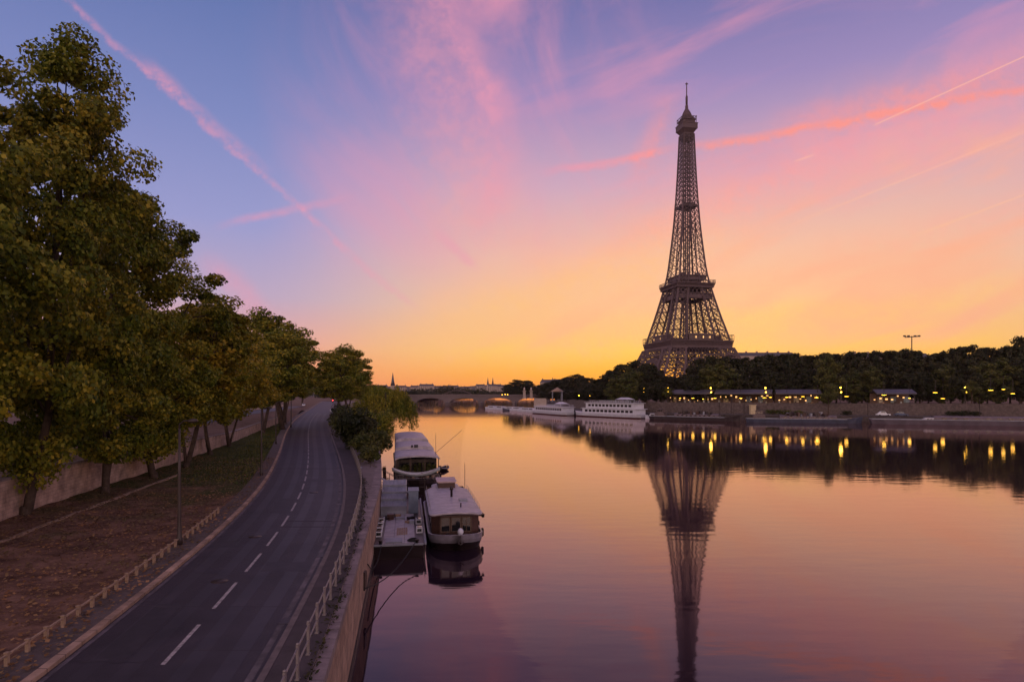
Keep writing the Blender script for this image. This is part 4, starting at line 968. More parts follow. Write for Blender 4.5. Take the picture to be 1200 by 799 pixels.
# ------------------------------------------------------------------ iron tower
TH = 320/324
def tower():
    root = empty('lattice_tower', (177,640,6), R(11.4), 'very tall iron lattice tower tapering to an antenna against the dawn sky', 'tower')
    outer = curve0([(0,62.5),(20,48),(41,36.6),(57,30.6),(65,28.6),(80,24.6),(101,19.6),(115,16.6),(124,14.9),(150,12.0),(179,9.5),(220,7.3),(276,5.2)])
    wid = curve0([(0,25),(41,17.5),(57,15),(65,14.3),(101,11),(115,10.2),(124,9.8),(150,9.2),(185,9.0)])
    z = lambda h: h*TH
    def legs(h0, h1, npan, name, tc_, td, inner=True):
        hs = np.linspace(h0, h1, npan+1)
        for sx in (-1, 1):
            for sy in (-1, 1):
                q = MB()
                def cor(h, i, j):
                    o, w_ = outer(h), wid(h); 
                    return Vector((sx*(o-w_*i), sy*(o-w_*j), z(h)))
                for a, b_ in zip(hs[:-1], hs[1:]):
                    for i in (0, 1):
                        for j in (0, 1): q.bar(cor(a,i,j), cor(b_,i,j), tc_)
                    for (i0,j0,i1,j1) in ((0,0,1,0),(0,0,0,1),(1,0,1,1),(0,1,1,1)):
                        q.bar(cor(a,i0,j0), cor(b_,i1,j1), td); q.bar(cor(a,i1,j1), cor(b_,i0,j0), td)
                        q.bar(cor(b_,i0,j0), cor(b_,i1,j1), td)
                        # finer secondary lacing through the panel middle
                        m_ = (a+b_)/2
                        q.bar(cor(m_,i0,j0), cor(m_,i1,j1), td*.6)
                        e0 = cor(a,i0,j0).lerp(cor(a,i1,j1), .5); e1 = cor(b_,i0,j0).lerp(cor(b_,i1,j1), .5)
                        for (i,j) in ((i0,j0),(i1,j1)):
                            q.bar(e0, cor(m_,i,j), td*.45); q.bar(e1, cor(m_,i,j), td*.6)
                    q.bar(cor(b_,0,0), cor(b_,1,1), td*.7); q.bar(cor(b_,1,0), cor(b_,0,1), td*.7)
                q.build(name, iron, root)
    legs(0, 50, 5, 'lower_leg', 1.9, .8)
    legs(58, 111, 5, 'middle_leg', 1.55, .55)
    # footings
    for sx in (-1, 1):
        for sy in (-1, 1):
            q = MB(); q.box(sx*50-14,sx*50+14,sy*50-14,sy*50+14,-.5,3); q.build('footing', pale_stone, root)
    # arches and lattice girders under the first platform
    for k in range(4):
        rot = Matrix.Rotation(k*math.pi/2, 4, 'Z'); q = MB(); F = lambda x, zz, d=0: rot @ Vector((x, -(outer(min(zz,50))-1+d), z(zz)))
        ya = 37.0
        prev = None
        for i in range(33):
            t = math.pi*i/32; rin, rout = 31.0, 34.5
            a = Vector((rin*math.cos(t), 0, 4+rin*math.sin(t)*1.05)); b_ = Vector((rout*math.cos(t), 0, 4+rout*math.sin(t)*1.07))
            fx = lambda p_: rot @ Vector((p_.x, -(outer(max(p_.z,0))-1.), z(p_.z)))
            A, B = fx(a), fx(b_)
            if prev:
                q.bar(prev[0], A, .9); q.bar(prev[1], B, .9); q.bar(prev[0], B, .45); q.bar(prev[1], A, .45)
            q.bar(A, B, .5); prev = (A, B)
        q.build('arch', iron, root)
        q = MB(); n_ = 20; y_ = 36.2; h0, h1 = 43.5, 50.5
        X = np.linspace(-33.5, 33.5, n_+1)
        G = lambda x, h: rot @ Vector((x*(1-(h-43.5)*.008), -(outer(h)+.2), z(h)))
        for a, b_ in zip(X[:-1], X[1:]):
            q.bar(G(a,h0), G(b_,h1), .4); q.bar(G(b_,h0), G(a,h1), .4)
            for h in (h0, h1): q.bar(G(a,h), G(b_,h), .7)
        q.build('girder', iron, root)
        # web above the arch haunches
        q = MB()
        for x in np.linspace(-30, 30, 21):
            zt = 43.5; za = 4+34.5*math.sqrt(max(0, 1-(x/34.5)**2))*1.07
            if za < zt-1: q.bar(rot @ Vector((x, -(outer(za)-1), z(za))), rot @ Vector((x, -(outer(zt)), z(zt))), .45)
        if q.v:
            q.bar(rot @ Vector((-33.5, -(outer(43)+.0), z(43))), rot @ Vector((33.5, -(outer(43)+.0), z(43))), .5); q.build('spandrel', iron, root)
    def ringbox(q, o, i, h0, h1):
        q.box(-o,o,-o,-i,z(h0),z(h1)); q.box(-o,o,i,o,z(h0),z(h1)); q.box(-o,-i,-i,i,z(h0),z(h1)); q.box(i,o,-i,i,z(h0),z(h1))
    def platform(name, o, h, fr_h, hole, posts, parap):
        q = MB(); ringbox(q, o, hole, h-.8, h); ringbox(q, o-1.3, o-2.2, h-fr_h, h-.8); ringbox(q, o-1.0, o-2.4, h-fr_h-.5, h-fr_h)
        ringbox(q, o-.9, o-1.3, h-fr_h*.45, h-fr_h*.36)
        for k in range(4):
            rot = Matrix.Rotation(k*math.pi/2, 4, 'Z')
            for x in np.linspace(-o+1, o-1, posts): q.bar(rot @ Vector((x,-o+1.3,z(h-fr_h*.85))), rot @ Vector((x,-o+.1,z(h-.9))), .35)
        pf = q.build(name, iron, root)
        q = MB()
        for k in range(4):
            rot = Matrix.Rotation(k*math.pi/2, 4, 'Z')
            for x in np.linspace(-o+.1, o-.1, posts//2+1): q.bar(rot @ Vector((x,-o+.15,z(h))), rot @ Vector((x,-o+.15,z(h+parap))), .28)
            q.bar(rot @ Vector((-o,-o+.15,z(h+1.2))), rot @ Vector((o,-o+.15,z(h+1.2))), .3)
            q.bar(rot @ Vector((-o,-o+.15,z(h+parap))), rot @ Vector((o,-o+.15,z(h+parap))), .4)
        q.build('railing', iron, pf); return pf
    p1 = platform('first_platform', 33.2, 57.5, 6.6, 13, 46, 5.2)
    for k in range(4):
        rot = Matrix.Rotation(k*math.pi/2, 4, 'Z'); q = MB()
        q.box(-13,13,-31,-21,z(57.5),z(63.2),rot); q.box(-14,14,-32,-20,z(63.2),z(64.0),rot); q.build('pavilion', mat('pavilion_%d' % k, (.12,.08,.07), .5, .2, .2), p1)
        for x in (-9.5,-6,2,5.5,8.5):
            q = MB(); q.box(x-.7,x+.7,-31.06,-31.003,z(59.5),z(61.5),rot)
            if (k+int(x)) % 2 == 0: q.build('lit_window', winlit, p1)
    p2 = platform('second_platform', 20.6, 116, 4.2, 5, 30, 2.6)
    q = MB()
    ringbox(q, 18.2, 17.4, 100.5, 104.5); ringbox(q, 17.2, 4, 105.5, 106.3)
    for k in range(4):
        rot = Matrix.Rotation(k*math.pi/2, 4, 'Z')
        for h0, h1 in ((104.5,111.5),):
            X = np.linspace(-17.4, 17.4, 9)
            for a, b_ in zip(X[:-1], X[1:]):
                q.bar(rot @ Vector((a,-17.6,z(h0))), rot @ Vector((b_,-17.4,z(h1))), .45); q.bar(rot @ Vector((b_,-17.6,z(h0))), rot @ Vector((a,-17.4,z(h1))), .45)
            for x in (-18,-6,6,18): q.bar(rot @ Vector((x,-18,z(100))), rot @ Vector((x,-18,z(112))), .6)
    q.build('belt_girder', iron, root)
    q = MB(); ringbox(q, 14.0, 6, 119.8, 123.6); ringbox(q, 15.2, 5, 123.6, 124.4); q.box(-8,8,-8,8,z(116),z(126)); q.box(-11,-7,-11,-7,z(124),z(127)); q.box(6,10,-10,-6,z(124),z(127.5)); q.build('upper_pavilion', iron, p2)
    # lift guides inside
    q = MB()
    for x, y in ((-2.2,-2.2),(2.2,-2.2),(2.2,2.2),(-2.2,2.2)): q.bar((x,y,z(58)),(x,y,z(272)),.9)
    for h in np.arange(60, 270, 5.5):
        for (a, b_) in (((-2.2,-2.2),(2.2,-2.2)),((2.2,-2.2),(2.2,2.2)),((2.2,2.2),(-2.2,2.2)),((-2.2,2.2),(-2.2,-2.2))):
            q.bar((*a,z(h)),(*b_,z(h)),.3); q.bar((*a,z(h)),(*b_,z(h+5.5)),.25)
    q.build('lift_shaft', iron, root)
    # four shafts joining into the spire
    hs = [116]; 
    while hs[-1] < 268: hs.append(hs[-1]+max(4.2, outer(hs[-1])*.62))
    hs[-1] = 270
    q = MB()
    for a, b_ in zip(hs[:-1], hs[1:]):
        for k in range(4):
            rot = Matrix.Rotation(k*math.pi/2, 4, 'Z')
            def G(s_, h): return rot @ Vector((s_*outer(h), -outer(h), z(h)))
            def in_(h): return max(0., 1-wid(min(h,185))/outer(h)) if h < 188 else 0.
            th = 1.35 if a < 200 else 1.1
            q.bar(G(-1,a), G(-1,b_), th)
            ia, ib = in_(a), in_(b_)
            if ia > .02:
                for sgn in (-1, 1):
                    q.bar(G(sgn*ia,a), G(sgn*ib,b_), .7)
                    q.bar(G(sgn,a), G(sgn*ib,b_), .5); q.bar(G(sgn*ia,a), G(sgn,b_), .5); q.bar(G(sgn,b_), G(sgn*ib,b_), .5)
                q.bar(G(-ib,b_), G(ib,b_), .35)
            else:
                q.bar(G(-1,a), G(0,b_), .5); q.bar(G(0,a), G(-1,b_), .5); q.bar(G(1,a), G(0,b_), .5); q.bar(G(0,a), G(1,b_), .5)
                q.bar(G(0,a), G(0,b_), .6); q.bar(G(-1,b_), G(1,b_), .55)
    q.build('spire', iron, root)
    q = MB(); ringbox(q, 7.6, 1.5, 195, 195.8); ringbox(q, 7.6, 7.3, 195.8, 197.6); q.box(-4.6,4.6,-4.6,4.6,z(193),z(200)); q.build('intermediate_platform', iron, root)
    # summit
    q = MB(); 
    def frus(h0, o0, h1, o1): q.add([(-o0,-o0,z(h0)),(o0,-o0,z(h0)),(o0,o0,z(h0)),(-o0,o0,z(h0)),(-o1,-o1,z(h1)),(o1,-o1,z(h1)),(o1,o1,z(h1)),(-o1,o1,z(h1))], [(0,3,2,1),(4,5,6,7),(0,1,5,4),(1,2,6,5),(2,3,7,6),(3,0,4,7)])
    frus(264,4.6,271,5.2); frus(271,5.2,274.5,7.6); frus(274.5,8.0,279.5,8.0); frus(279.5,8.4,280.3,8.4); frus(280.3,6.4,284,6.2); frus(284,7.2,284.8,7.2); frus(284.8,5.2,288,5.0)
    for k in range(4):
        rot = Matrix.Rotation(k*math.pi/2, 4, 'Z')
        for x in (-6.5,-3,.5,4,6.8): q.bar(rot @ Vector((x,-7.2,z(280))), rot @ Vector((x,-7.2-.4*(x > 0),z(285+((x*7) % 3)))), .4)
        q.bar(rot @ Vector((-7.2,-7.2,z(287))), rot @ Vector((7.2,-7.2,z(287))), .5)
    g_ = q.build('summit_gallery', iron, root)
    q = MB(); q.lathe([(5.2,288),(5.0,290),(3.8,293),(2.4,295.5),(1.6,297),(1.5,300),(1.1,301)], 10); 
    q.v = [(x,y,zz*TH) for x,y,zz in q.v]; q.build('dome', iron, g_)
    q = MB(); q.lathe([(1.1,300),(1.2,309),(.9,310),(.55,311),(.5,322),(.35,324)], 8); q.box(-1.6,1.6,-.2,.2,322.2,322.8); q.box(-.2,.2,-1.6,1.6,322.2,322.8)
    q.v = [(x,y,zz*TH) for x,y,zz in q.v]; q.build('antenna', iron, root)
tower()

# ------------------------------------------------------------------ right bank: lower quay, wall, upper street
WL = [(420,160),(265,212),(194,246),(110,273),(54,308),(30,360),(24,450),(27,588),(45,760),(80,1000)]
def smooth_line(pts, n_=8):
    P_ = [Vector(p) for p in pts]; out = []
    for i in range(len(P_)-1):
        p0 = P_[max(i-1,0)]; p1 = P_[i]; p2 = P_[i+1]; p3 = P_[min(i+2, len(P_)-1)]
        for k in range(n_):
            t = k/n_; out.append(.5*((2*p1)+(-p0+p2)*t+(2*p0-5*p1+4*p2-p3)*t*t+(-p0+3*p1-3*p2+p3)*t**3))
    out.append(P_[-1]); return out
WLs = smooth_line(WL)
def offset(line, d):
    out = []
    for i, p_ in enumerate(line):
        t = (line[min(i+1, len(line)-1)]-line[max(i-1,0)]).normalized(); out.append(p_+Vector((t.y, -t.x))*d)   # to the land side
    return out
L0, L1 = WLs, offset(WLs, 13); L1b = offset(WLs, 13.6)
z3 = lambda l_, z: [(p_.x, p_.y, z) for p_ in l_]
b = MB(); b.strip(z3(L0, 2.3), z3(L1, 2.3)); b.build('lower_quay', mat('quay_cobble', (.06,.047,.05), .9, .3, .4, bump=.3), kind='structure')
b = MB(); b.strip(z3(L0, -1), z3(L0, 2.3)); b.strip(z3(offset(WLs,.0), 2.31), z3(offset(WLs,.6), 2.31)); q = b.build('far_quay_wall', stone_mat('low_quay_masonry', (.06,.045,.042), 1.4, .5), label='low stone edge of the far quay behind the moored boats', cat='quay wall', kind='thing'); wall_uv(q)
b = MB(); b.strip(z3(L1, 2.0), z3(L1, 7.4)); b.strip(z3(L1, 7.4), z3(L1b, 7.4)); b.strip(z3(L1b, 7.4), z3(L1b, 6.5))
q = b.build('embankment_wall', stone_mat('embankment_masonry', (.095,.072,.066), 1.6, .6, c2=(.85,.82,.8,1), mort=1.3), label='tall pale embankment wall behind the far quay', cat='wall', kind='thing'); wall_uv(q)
b = MB(); far = [(p_.x+1400, p_.y-300*0, 6.6) for p_ in L1b]
b.add(z3(L1b, 6.6)+[(900,3000,6.6),(3000,3000,6.6),(3000,100,6.6)], [tuple(range(len(L1b)+3))]); b.build('upper_street_ground', dirt, kind='structure')

def on_line(line, px):
    """point of a line seen at image column px (world position on that line)"""
    best = min(range(len(line)-1), key=lambda i: abs(600+740*line[i].x/line[i].y-px))
    for i in range(len(line)-1):
        a, b_ = line[i], line[i+1]; pa, pb = 600+740*a.x/a.y, 600+740*b_.x/b_.y
        if (pa-px)*(pb-px) <= 0 and pa != pb:
            return a.lerp(b_, (px-pa)/(pb-pa)), (b_-a).normalized()
    return line[best], Vector((1,0))

# station canopies
CL = offset(WLs, 19)
def canopy(x0, x1, label, zt=13.2, lit=True):
    a, _ = on_line(CL, x0); c, _ = on_line(CL, x1); d = c-a; L = d.length; ang = math.atan2(d.y, d.x)
    r_ = empty('station_canopy', (a.x, a.y, 6.6), ang, label, 'station canopy', 'railway station canopies')
    q = MB(); q.add([(0,-3,5.2),(L,-3,5.2),(L,3.5,6.9),(0,3.5,6.9),(0,-3,4.7),(L,-3,4.7),(L,3.5,6.5),(0,3.5,6.5)], [(0,1,2,3),(7,6,5,4),(0,4,5,1),(1,5,6,2),(2,6,7,3),(3,7,4,0)]); q.add([(0,3.5,6.9),(L,3.5,6.9),(L,9,5.2),(0,9,5.2)], [(0,1,2,3)]); q.build('roof', zinc, r_)
    q = MB(); q.box(0,L,7.6,8,0,5.0); bw = q.build('back_wall', mat('station_wall_paint', (.10,.06,.05), .8, .3, .3), r_)
    for x in np.arange(3, L-2, 5.2):
        q = MB(); q.box(x,x+2.2,7.5,7.597,.9,3.6); q.build('poster', mat('poster', random.choice([(.35,.3,.25),(.2,.12,.1),(.45,.38,.2),(.15,.2,.25)]), .5, .5, 1.2), bw)
    for x in np.arange(1.5, L-1, 2.3):
        q = MB(); w__ = random.uniform(.3,1.0); zz = random.uniform(1.2,3.9); q.box(x,x+w__,7.40,7.496,zz,zz+random.uniform(.3,.8)); q.build('lit_window', winlit, bw)
        if random.random() < .7:
            q = MB(); q.box(x-.2,x+.5,2,2.6,0,random.uniform(1.1,1.9)); q.build('platform_cabinet', [kerbm, greymet, polem][int(x) % 3], r_)
    for x in np.arange(1, L, 7):
        q = MB(); q.box(x-.15,x+.15,-1.7,-1.4,0,5.2); q.bar((x,-1.5,3.6),(x,-2.9,4.8),.15); q.bar((x,-1.5,3.6),(x,3,5.6),.15); q.build('post', polem, r_)
    return r_, a, d, L
cans = [canopy(776,835,'low zinc station canopy directly below the iron tower'), canopy(838,905,'low zinc station canopy between the second and fourth globe lamps'), canopy(909,962,'low zinc station canopy ending beside the lit quay tree')]
canopy(1025,1072,'short station canopy above the parked cars')
# lamps
def globe_lamp():
    r_ = empty('globe_lamp', (0,0,0))
    q = MB(); q.lathe([(.3,0),(.22,.5),(.12,.8),(.09,5.2),(.07,7.4)], 8); q.bar((-.0,0,5.4),(-.0,-.6,5.4),.1); q.build('pole', polem, r_)
    for z_ in (5.6, 7.55):
        q = MB(); q.lathe([(.03,-.34),(.24,-.24),(.34,0),(.24,.24),(.03,.34)], 10, (0,0 if z_ > 6 else -.55,z_)); q.build('globe', bulb, r_)
    ld = bpy.data.lights.new('lamp_light', 'POINT'); ld.energy = 260; ld.color = (1,.60,.09); ld.shadow_soft_size = .8
    lo = bpy.data.objects.new('lamp_light', ld); C.objects.link(lo); lo.parent = r_; lo.location = (0,-.3,6.6)
    return r_
gl0 = globe_lamp(); LLn = offset(WLs, 15.2)
ordn = ['first','second','third','fourth','fifth','sixth','seventh','eighth','ninth','tenth','eleventh','twelfth','thirteenth','fourteenth','fifteenth','sixteenth','seventeenth','eighteenth','nineteenth','twentieth','twenty-first','twenty-second','twenty-third','twenty-fourth','twenty-fifth','twenty-sixth','twenty-seventh','twenty-eighth','twenty-ninth','thirtieth','thirty-first','thirty-second','thirty-third','thirty-fourth','thirty-fifth','thirty-sixth','thirty-seventh','thirty-eighth']
for i, px in enumerate((754.5,783,833,897,985,1131)):
    o = gl0 if i == 0 else copy_tree(gl0)
    p_, _ = on_line(LLn, px); o.location = (p_.x, p_.y, 6.6)
    tag(o, 'glowing double globe lamp on the embankment, %s from the white tour boats' % ordn[i], 'street lamp', 'double globe lamps on the embankment')
# hanging platform lamps
def hang_lamp():
    r_ = empty('platform_lamp', (0,0,0))
    q = MB(); q.lathe([(.05,0),(.05,.9),(.45,.9),(.5,1.0)][::1], 8, (0,0,0)); q.v = [(x,y,.9-z_+.0) for x,y,z_ in q.v]; q.build('shade', polem, r_)
    q = MB(); q.lathe([(.02,-.2),(.42,-.16),(.42,-.04),(.02,-.02)], 8); q.build('bulb', bulb_w, r_)
    ld = bpy.data.lights.new('lamp_light', 'POINT'); ld.energy = 70; ld.color = (1,.58,.10); ld.shadow_soft_size = .7
    lo = bpy.data.objects.new('lamp_light', ld); C.objects.link(lo); lo.parent = r_; lo.location = (0,0,-.5)
    return r_
hl0 = hang_lamp(); HL = offset(WLs, 17.5)
for i, (px, y, sc) in enumerate(((797,466,.7),(812,466,1),(824,467,.6),(838,466,1),(868,466,1.1),(896,465.5,1.4),(903,465,1),(922,465,1.1),(941,464.2,1.1),(958,465.3,2.1),(992,464,1.4),(1036,462.3,1.5),(1066,466,.8),(1096,459.5,1.3),(1105,466.5,1.2),(1161,456.7,1.3),(1176,455.6,.9),(1187,460.7,1.1))):
    o = hl0 if i == 0 else copy_tree(hl0)
    p_, _ = on_line(HL, px); zz = 12-(y-460)*p_.y/740; o.location = (p_.x, p_.y, zz); o.scale = (sc*1.5, sc*1.5, 1.3)
    tag(o, 'warm hanging platform lamp, %s along the station from the iron tower' % ordn[i], 'lamp', 'hanging lamps of the station and street')
    q = MB(); q.bar((0,0,.9),(0,0,13.6-zz if zz < 13 else 1.2),.08); q.build('suspension_rod', polem, o)
# lower quay posts / bollards left out of sight; dark slim poles in front of the wall
for i, px in enumerate((843,857,872,1017,1148)):
    p_, _ = on_line(offset(WLs, 9), px); q = MB(); q.lathe([(.22,0),(.16,.4),(.12,6.4),(.2,6.5),(.05,6.9)], 8)
    q.build('mooring_pole', polem, label='slim dark pole rising from the lower quay, %s from the iron tower' % ordn[i], cat='pole', group='dark poles on the lower quay', loc=(p_.x,p_.y,2.3))
# kiosk lit box on the quay wall
p_, _ = on_line(offset(WLs, 10.5), 882); q = MB(); q.box(-1.2,1.2,-1,1,0,4.0); q.box(-1.4,1.4,-1.2,1.2,4.0,4.25); q.build('quay_kiosk', mat('kiosk_pale', (.45,.36,.22), .7, .2, 1), label='narrow pale kiosk lit by lamps against the embankment wall', cat='kiosk', loc=(p_.x,p_.y,2.3))

# far side trees
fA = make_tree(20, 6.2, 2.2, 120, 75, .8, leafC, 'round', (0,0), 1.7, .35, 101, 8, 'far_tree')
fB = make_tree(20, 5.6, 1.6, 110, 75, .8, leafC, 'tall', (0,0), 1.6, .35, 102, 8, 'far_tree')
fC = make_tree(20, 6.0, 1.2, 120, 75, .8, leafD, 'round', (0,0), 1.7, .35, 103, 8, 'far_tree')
def far_tree(px, Y, ytop, r, v_, label, group, zg=6.6):
    X = (px-600)/740*Y; top = 12+(460-ytop)*Y/740; h = top-zg
    ms = (fA, fB, fC)[v_]; k = r/6.
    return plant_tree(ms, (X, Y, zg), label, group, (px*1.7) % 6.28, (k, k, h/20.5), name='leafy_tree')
back = [(703,344,443),(716,346,433),(730,346,425),(744,348,421),(757,350,424),(769,352,431),(783,356,440),(797,352,441),(809,345,430),(821,340,419),(834,338,415),(848,337,416),(862,335,418),(876,333,417),(890,332,415),(905,331,413),(920,330,412),(935,330,412),(950,328,414),(965,327,412),(980,326,412),(995,325,410),(1010,324,410),(1026,322,409),(1042,321,408),(1058,320,407),(1073,319,408),(1088,318,413),(1101,317,411),(1114,316,406),(1128,314,403),(1142,312,402),(1157,310,404),(1171,308,407),(1184,304,402),(1197,300,391),(1212,298,388),(1230,296,395)]
for i, (px, Y, yt) in enumerate(back):
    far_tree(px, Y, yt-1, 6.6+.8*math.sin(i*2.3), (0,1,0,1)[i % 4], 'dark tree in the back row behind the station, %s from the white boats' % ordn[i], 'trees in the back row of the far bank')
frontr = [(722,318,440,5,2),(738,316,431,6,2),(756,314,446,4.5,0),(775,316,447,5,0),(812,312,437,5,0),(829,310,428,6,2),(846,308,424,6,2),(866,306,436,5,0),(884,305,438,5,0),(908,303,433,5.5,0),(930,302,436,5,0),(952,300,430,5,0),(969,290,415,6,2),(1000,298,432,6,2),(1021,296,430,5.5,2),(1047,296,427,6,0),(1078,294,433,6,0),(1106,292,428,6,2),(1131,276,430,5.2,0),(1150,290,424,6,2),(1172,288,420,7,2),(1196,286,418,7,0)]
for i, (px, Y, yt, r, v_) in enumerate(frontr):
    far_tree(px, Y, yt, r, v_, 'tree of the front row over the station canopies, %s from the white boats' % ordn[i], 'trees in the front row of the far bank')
# lit street tree on the lower quay
qt = make_tree(13, 3.0, 4.6, 40, 60, .5, leafD, 'round', (0,0), 1.2, .25, 120, 8, 'quay_tree')
for px, off, lb in ((971,8,'slim tree on the lower quay with lamp light caught in its branches'), (1139,14.9,'small tree lit yellow by the lamp it surrounds')):
    p_, _ = on_line(offset(WLs, off), px); plant_tree(qt, (p_.x, p_.y, 2.3 if off < 13 else 6.6), lb, 'small trees lit by lamps', 0, (1,1,1 if off < 13 else .8), 'small_tree')
p_, _ = on_line(offset(WLs, 14.6), 782); plant_tree(qt, (p_.x, p_.y, 6.6), 'small tree glowing green beside the second globe lamp', 'small trees lit by lamps', 1, (.8,.8,.62), 'small_tree')
# low bushes along the lower quay
for i, (px, w_, h_) in enumerate(((905,5,1.6),(918,6,1.9),(935,5,1.5),(993,4,1.4),(1118,6,1.6),(1130,5,1.9),(1142,4,1.5))):
    p_, _ = on_line(offset(WLs, 9.5), px); shrub((p_.x,p_.y,2.3), w_*.6, 1.2, h_+.5, leafD if i < 3 else leafC, 'bush at the foot of the embankment wall, %s from the pale kiosk' % ordn[i], 200+i, .5, 500)

# trees beyond, towards the bridge
for i, (px, Y, yt, r) in enumerate(((596,640,449,6),(606,640,443.5,8),(617,640,444.5,8),(633,560,450,8),(645,540,446.5,8),(656,520,443,9),(667,510,440,8),(677,500,437,9),(688,480,441,8),(699,430,447,8),(708,400,444,7),(640,470,458,6),(652,450,457,6),(664,430,456,6),(676,415,455,6),(688,400,454,6),(700,385,452,6),(712,370,449,6))):
    far_tree(px, Y, yt, r, i % 2, 'far bank tree beyond the tour boats, %s from the stone bridge' % ordn[i], 'far bank trees between bridge and tour boats')
for i, (px, Y, yt, r) in enumerate(((452,560,455,9),(466,640,457,9),(480,700,458,9),(440,520,450,10))):
    far_tree(px, Y, yt, r, i % 2, 'near bank tree by the bridge end, %s from the road' % ordn[i], 'near bank trees at the bridge end', 3.6)

# ------------------------------------------------------------------ generic boats
def ship_hull(q, L, w, fb, bowlen=6, sheer=.8, sternlen=2, deck=True):
    secs = []
    for t in np.linspace(0, 1, 17):
        x = L*t-L/2; d0 = (x+L/2); d1 = (L/2-x)
        hw = w/2*(min(1, d1/bowlen)**.55 if d1 < bowlen else 1)*(min(1, .55+.45*d0/sternlen) if d0 < sternlen else 1)
        sh = sheer*max(0, 1-d1/(bowlen*1.8))**2; secs.append((x, max(hw,.03), sh))
    for sgn in (-1, 1):
        top = [(x, sgn*hw, fb+sh) for x, hw, sh in secs]; bot = [(x*.97, sgn*hw*.86, -.4) for x, hw, sh in secs]
        q.strip(*( (top, bot) if sgn > 0 else (bot, top)))
    q.strip([(x, -hw, fb+sh-.05) for x, hw, sh in secs], [(x, hw, fb+sh-.05) for x, hw, sh in secs])
    x, hw, sh = secs[0]; q.add([(x,-hw,fb),(x,hw,fb),(x*.97,hw*.86,-.4),(x*.97,-hw*.86,-.4)], [(0,1,2,3)])
def place(p0, p1):
    a = Vector(p0); c = Vector(p1); d = c-a; return (a+c)/2, math.atan2(d.y, d.x), d.length
def windows_row(parent, x0, x1, n_, y, z0, z1, gap=.35, m=None, name='window'):
    w_ = (x1-x0)/n_
    for i in range(n_):
        a = x0+i*w_+w_*gap/2; q = MB(); q.box(a, a+w_*(1-gap), min(y, y+.05*(1 if y > 0 else -1)), max(y, y+.05*(1 if y > 0 else -1)), z0, z1); q.build(name, m or glassd, parent)
def tour_boat(p1, p0, label, decks, flip=False):
    c, a, L = place(p0, p1); r_ = empty('tour_boat', (c.x, c.y, 0), a, label, 'tour boat', 'white tour boats'); w_ = 8
    q = MB(); ship_hull(q, L, w_, 1.7, 8, .9); q.build('hull', white, r_)
    q = MB(); ship_hull(q, L*.99, w_*1.01, .45, 8, .1); q.build('waterline_band', hullred, r_)
    z_ = 1.7; lo, hi = -L/2+2.5, L/2-9
    for k in range(decks):
        q = MB(); h_ = 2.5; q.box(lo,hi,-w_/2+.7,w_/2-.7,z_,z_+h_); dk = q.build('deck_house', white, r_)
        windows_row(dk, lo+1.5, hi-L*.25, 12, -(w_/2-.7), z_+.8, z_+1.9, .3); windows_row(dk, hi-L*.2, hi-2, 4, -(w_/2-.7), z_+.8, z_+1.6, .3)
        windows_row(dk, lo+1.5, hi-1.5, 12, (w_/2-.7), z_+.8, z_+1.9, .3)
        q = MB(); q.box(lo-.8,hi+.8,-w_/2+.2,w_/2-.2,z_+h_,z_+h_+.2); q.build('deck_roof', white, r_)
        z_ += h_+.2; lo += 1.0+k; hi -= 2.5
    q = MB()
    for x in np.arange(lo, hi, 1.6): q.bar((x,-w_/2+.5,z_),(x,-w_/2+.5,z_+1.0),.07); q.bar((x,w_/2-.5,z_),(x,w_/2-.5,z_+1.0),.07)
    for s_ in (-1,1):
        for h_ in (.5,1.): q.bar((lo,s_*(w_/2-.5),z_+h_),(hi,s_*(w_/2-.5),z_+h_),.07)
    q.build('railing', white, r_)
    q = MB(); x = lo+3; q.add([(x,-2.6,z_+1.6),(x+8,-2.6,z_+1.6),(x+8,2.6,z_+1.6),(x,2.6,z_+1.6),(x+1.5,0,z_+2.6),(x+6.5,0,z_+2.6)], [(0,1,5,4),(1,2,5),(2,3,4,5),(3,0,4),(0,3,2,1)])
    for xx in (x+.2, x+7.8):
        for yy_ in (-2.5,2.5): q.bar((xx,yy_,z_),(xx,yy_,z_+1.6),.1)
    q.build('awning', white, r_)
    return r_
tour_boat((33.2,331), (61.5,292.5), 'long white double-deck tour boat with rows of dark windows', 2)
tour_boat((12.8,374), (30.5,329), 'white single-deck tour boat moored behind the double-deck one', 1)
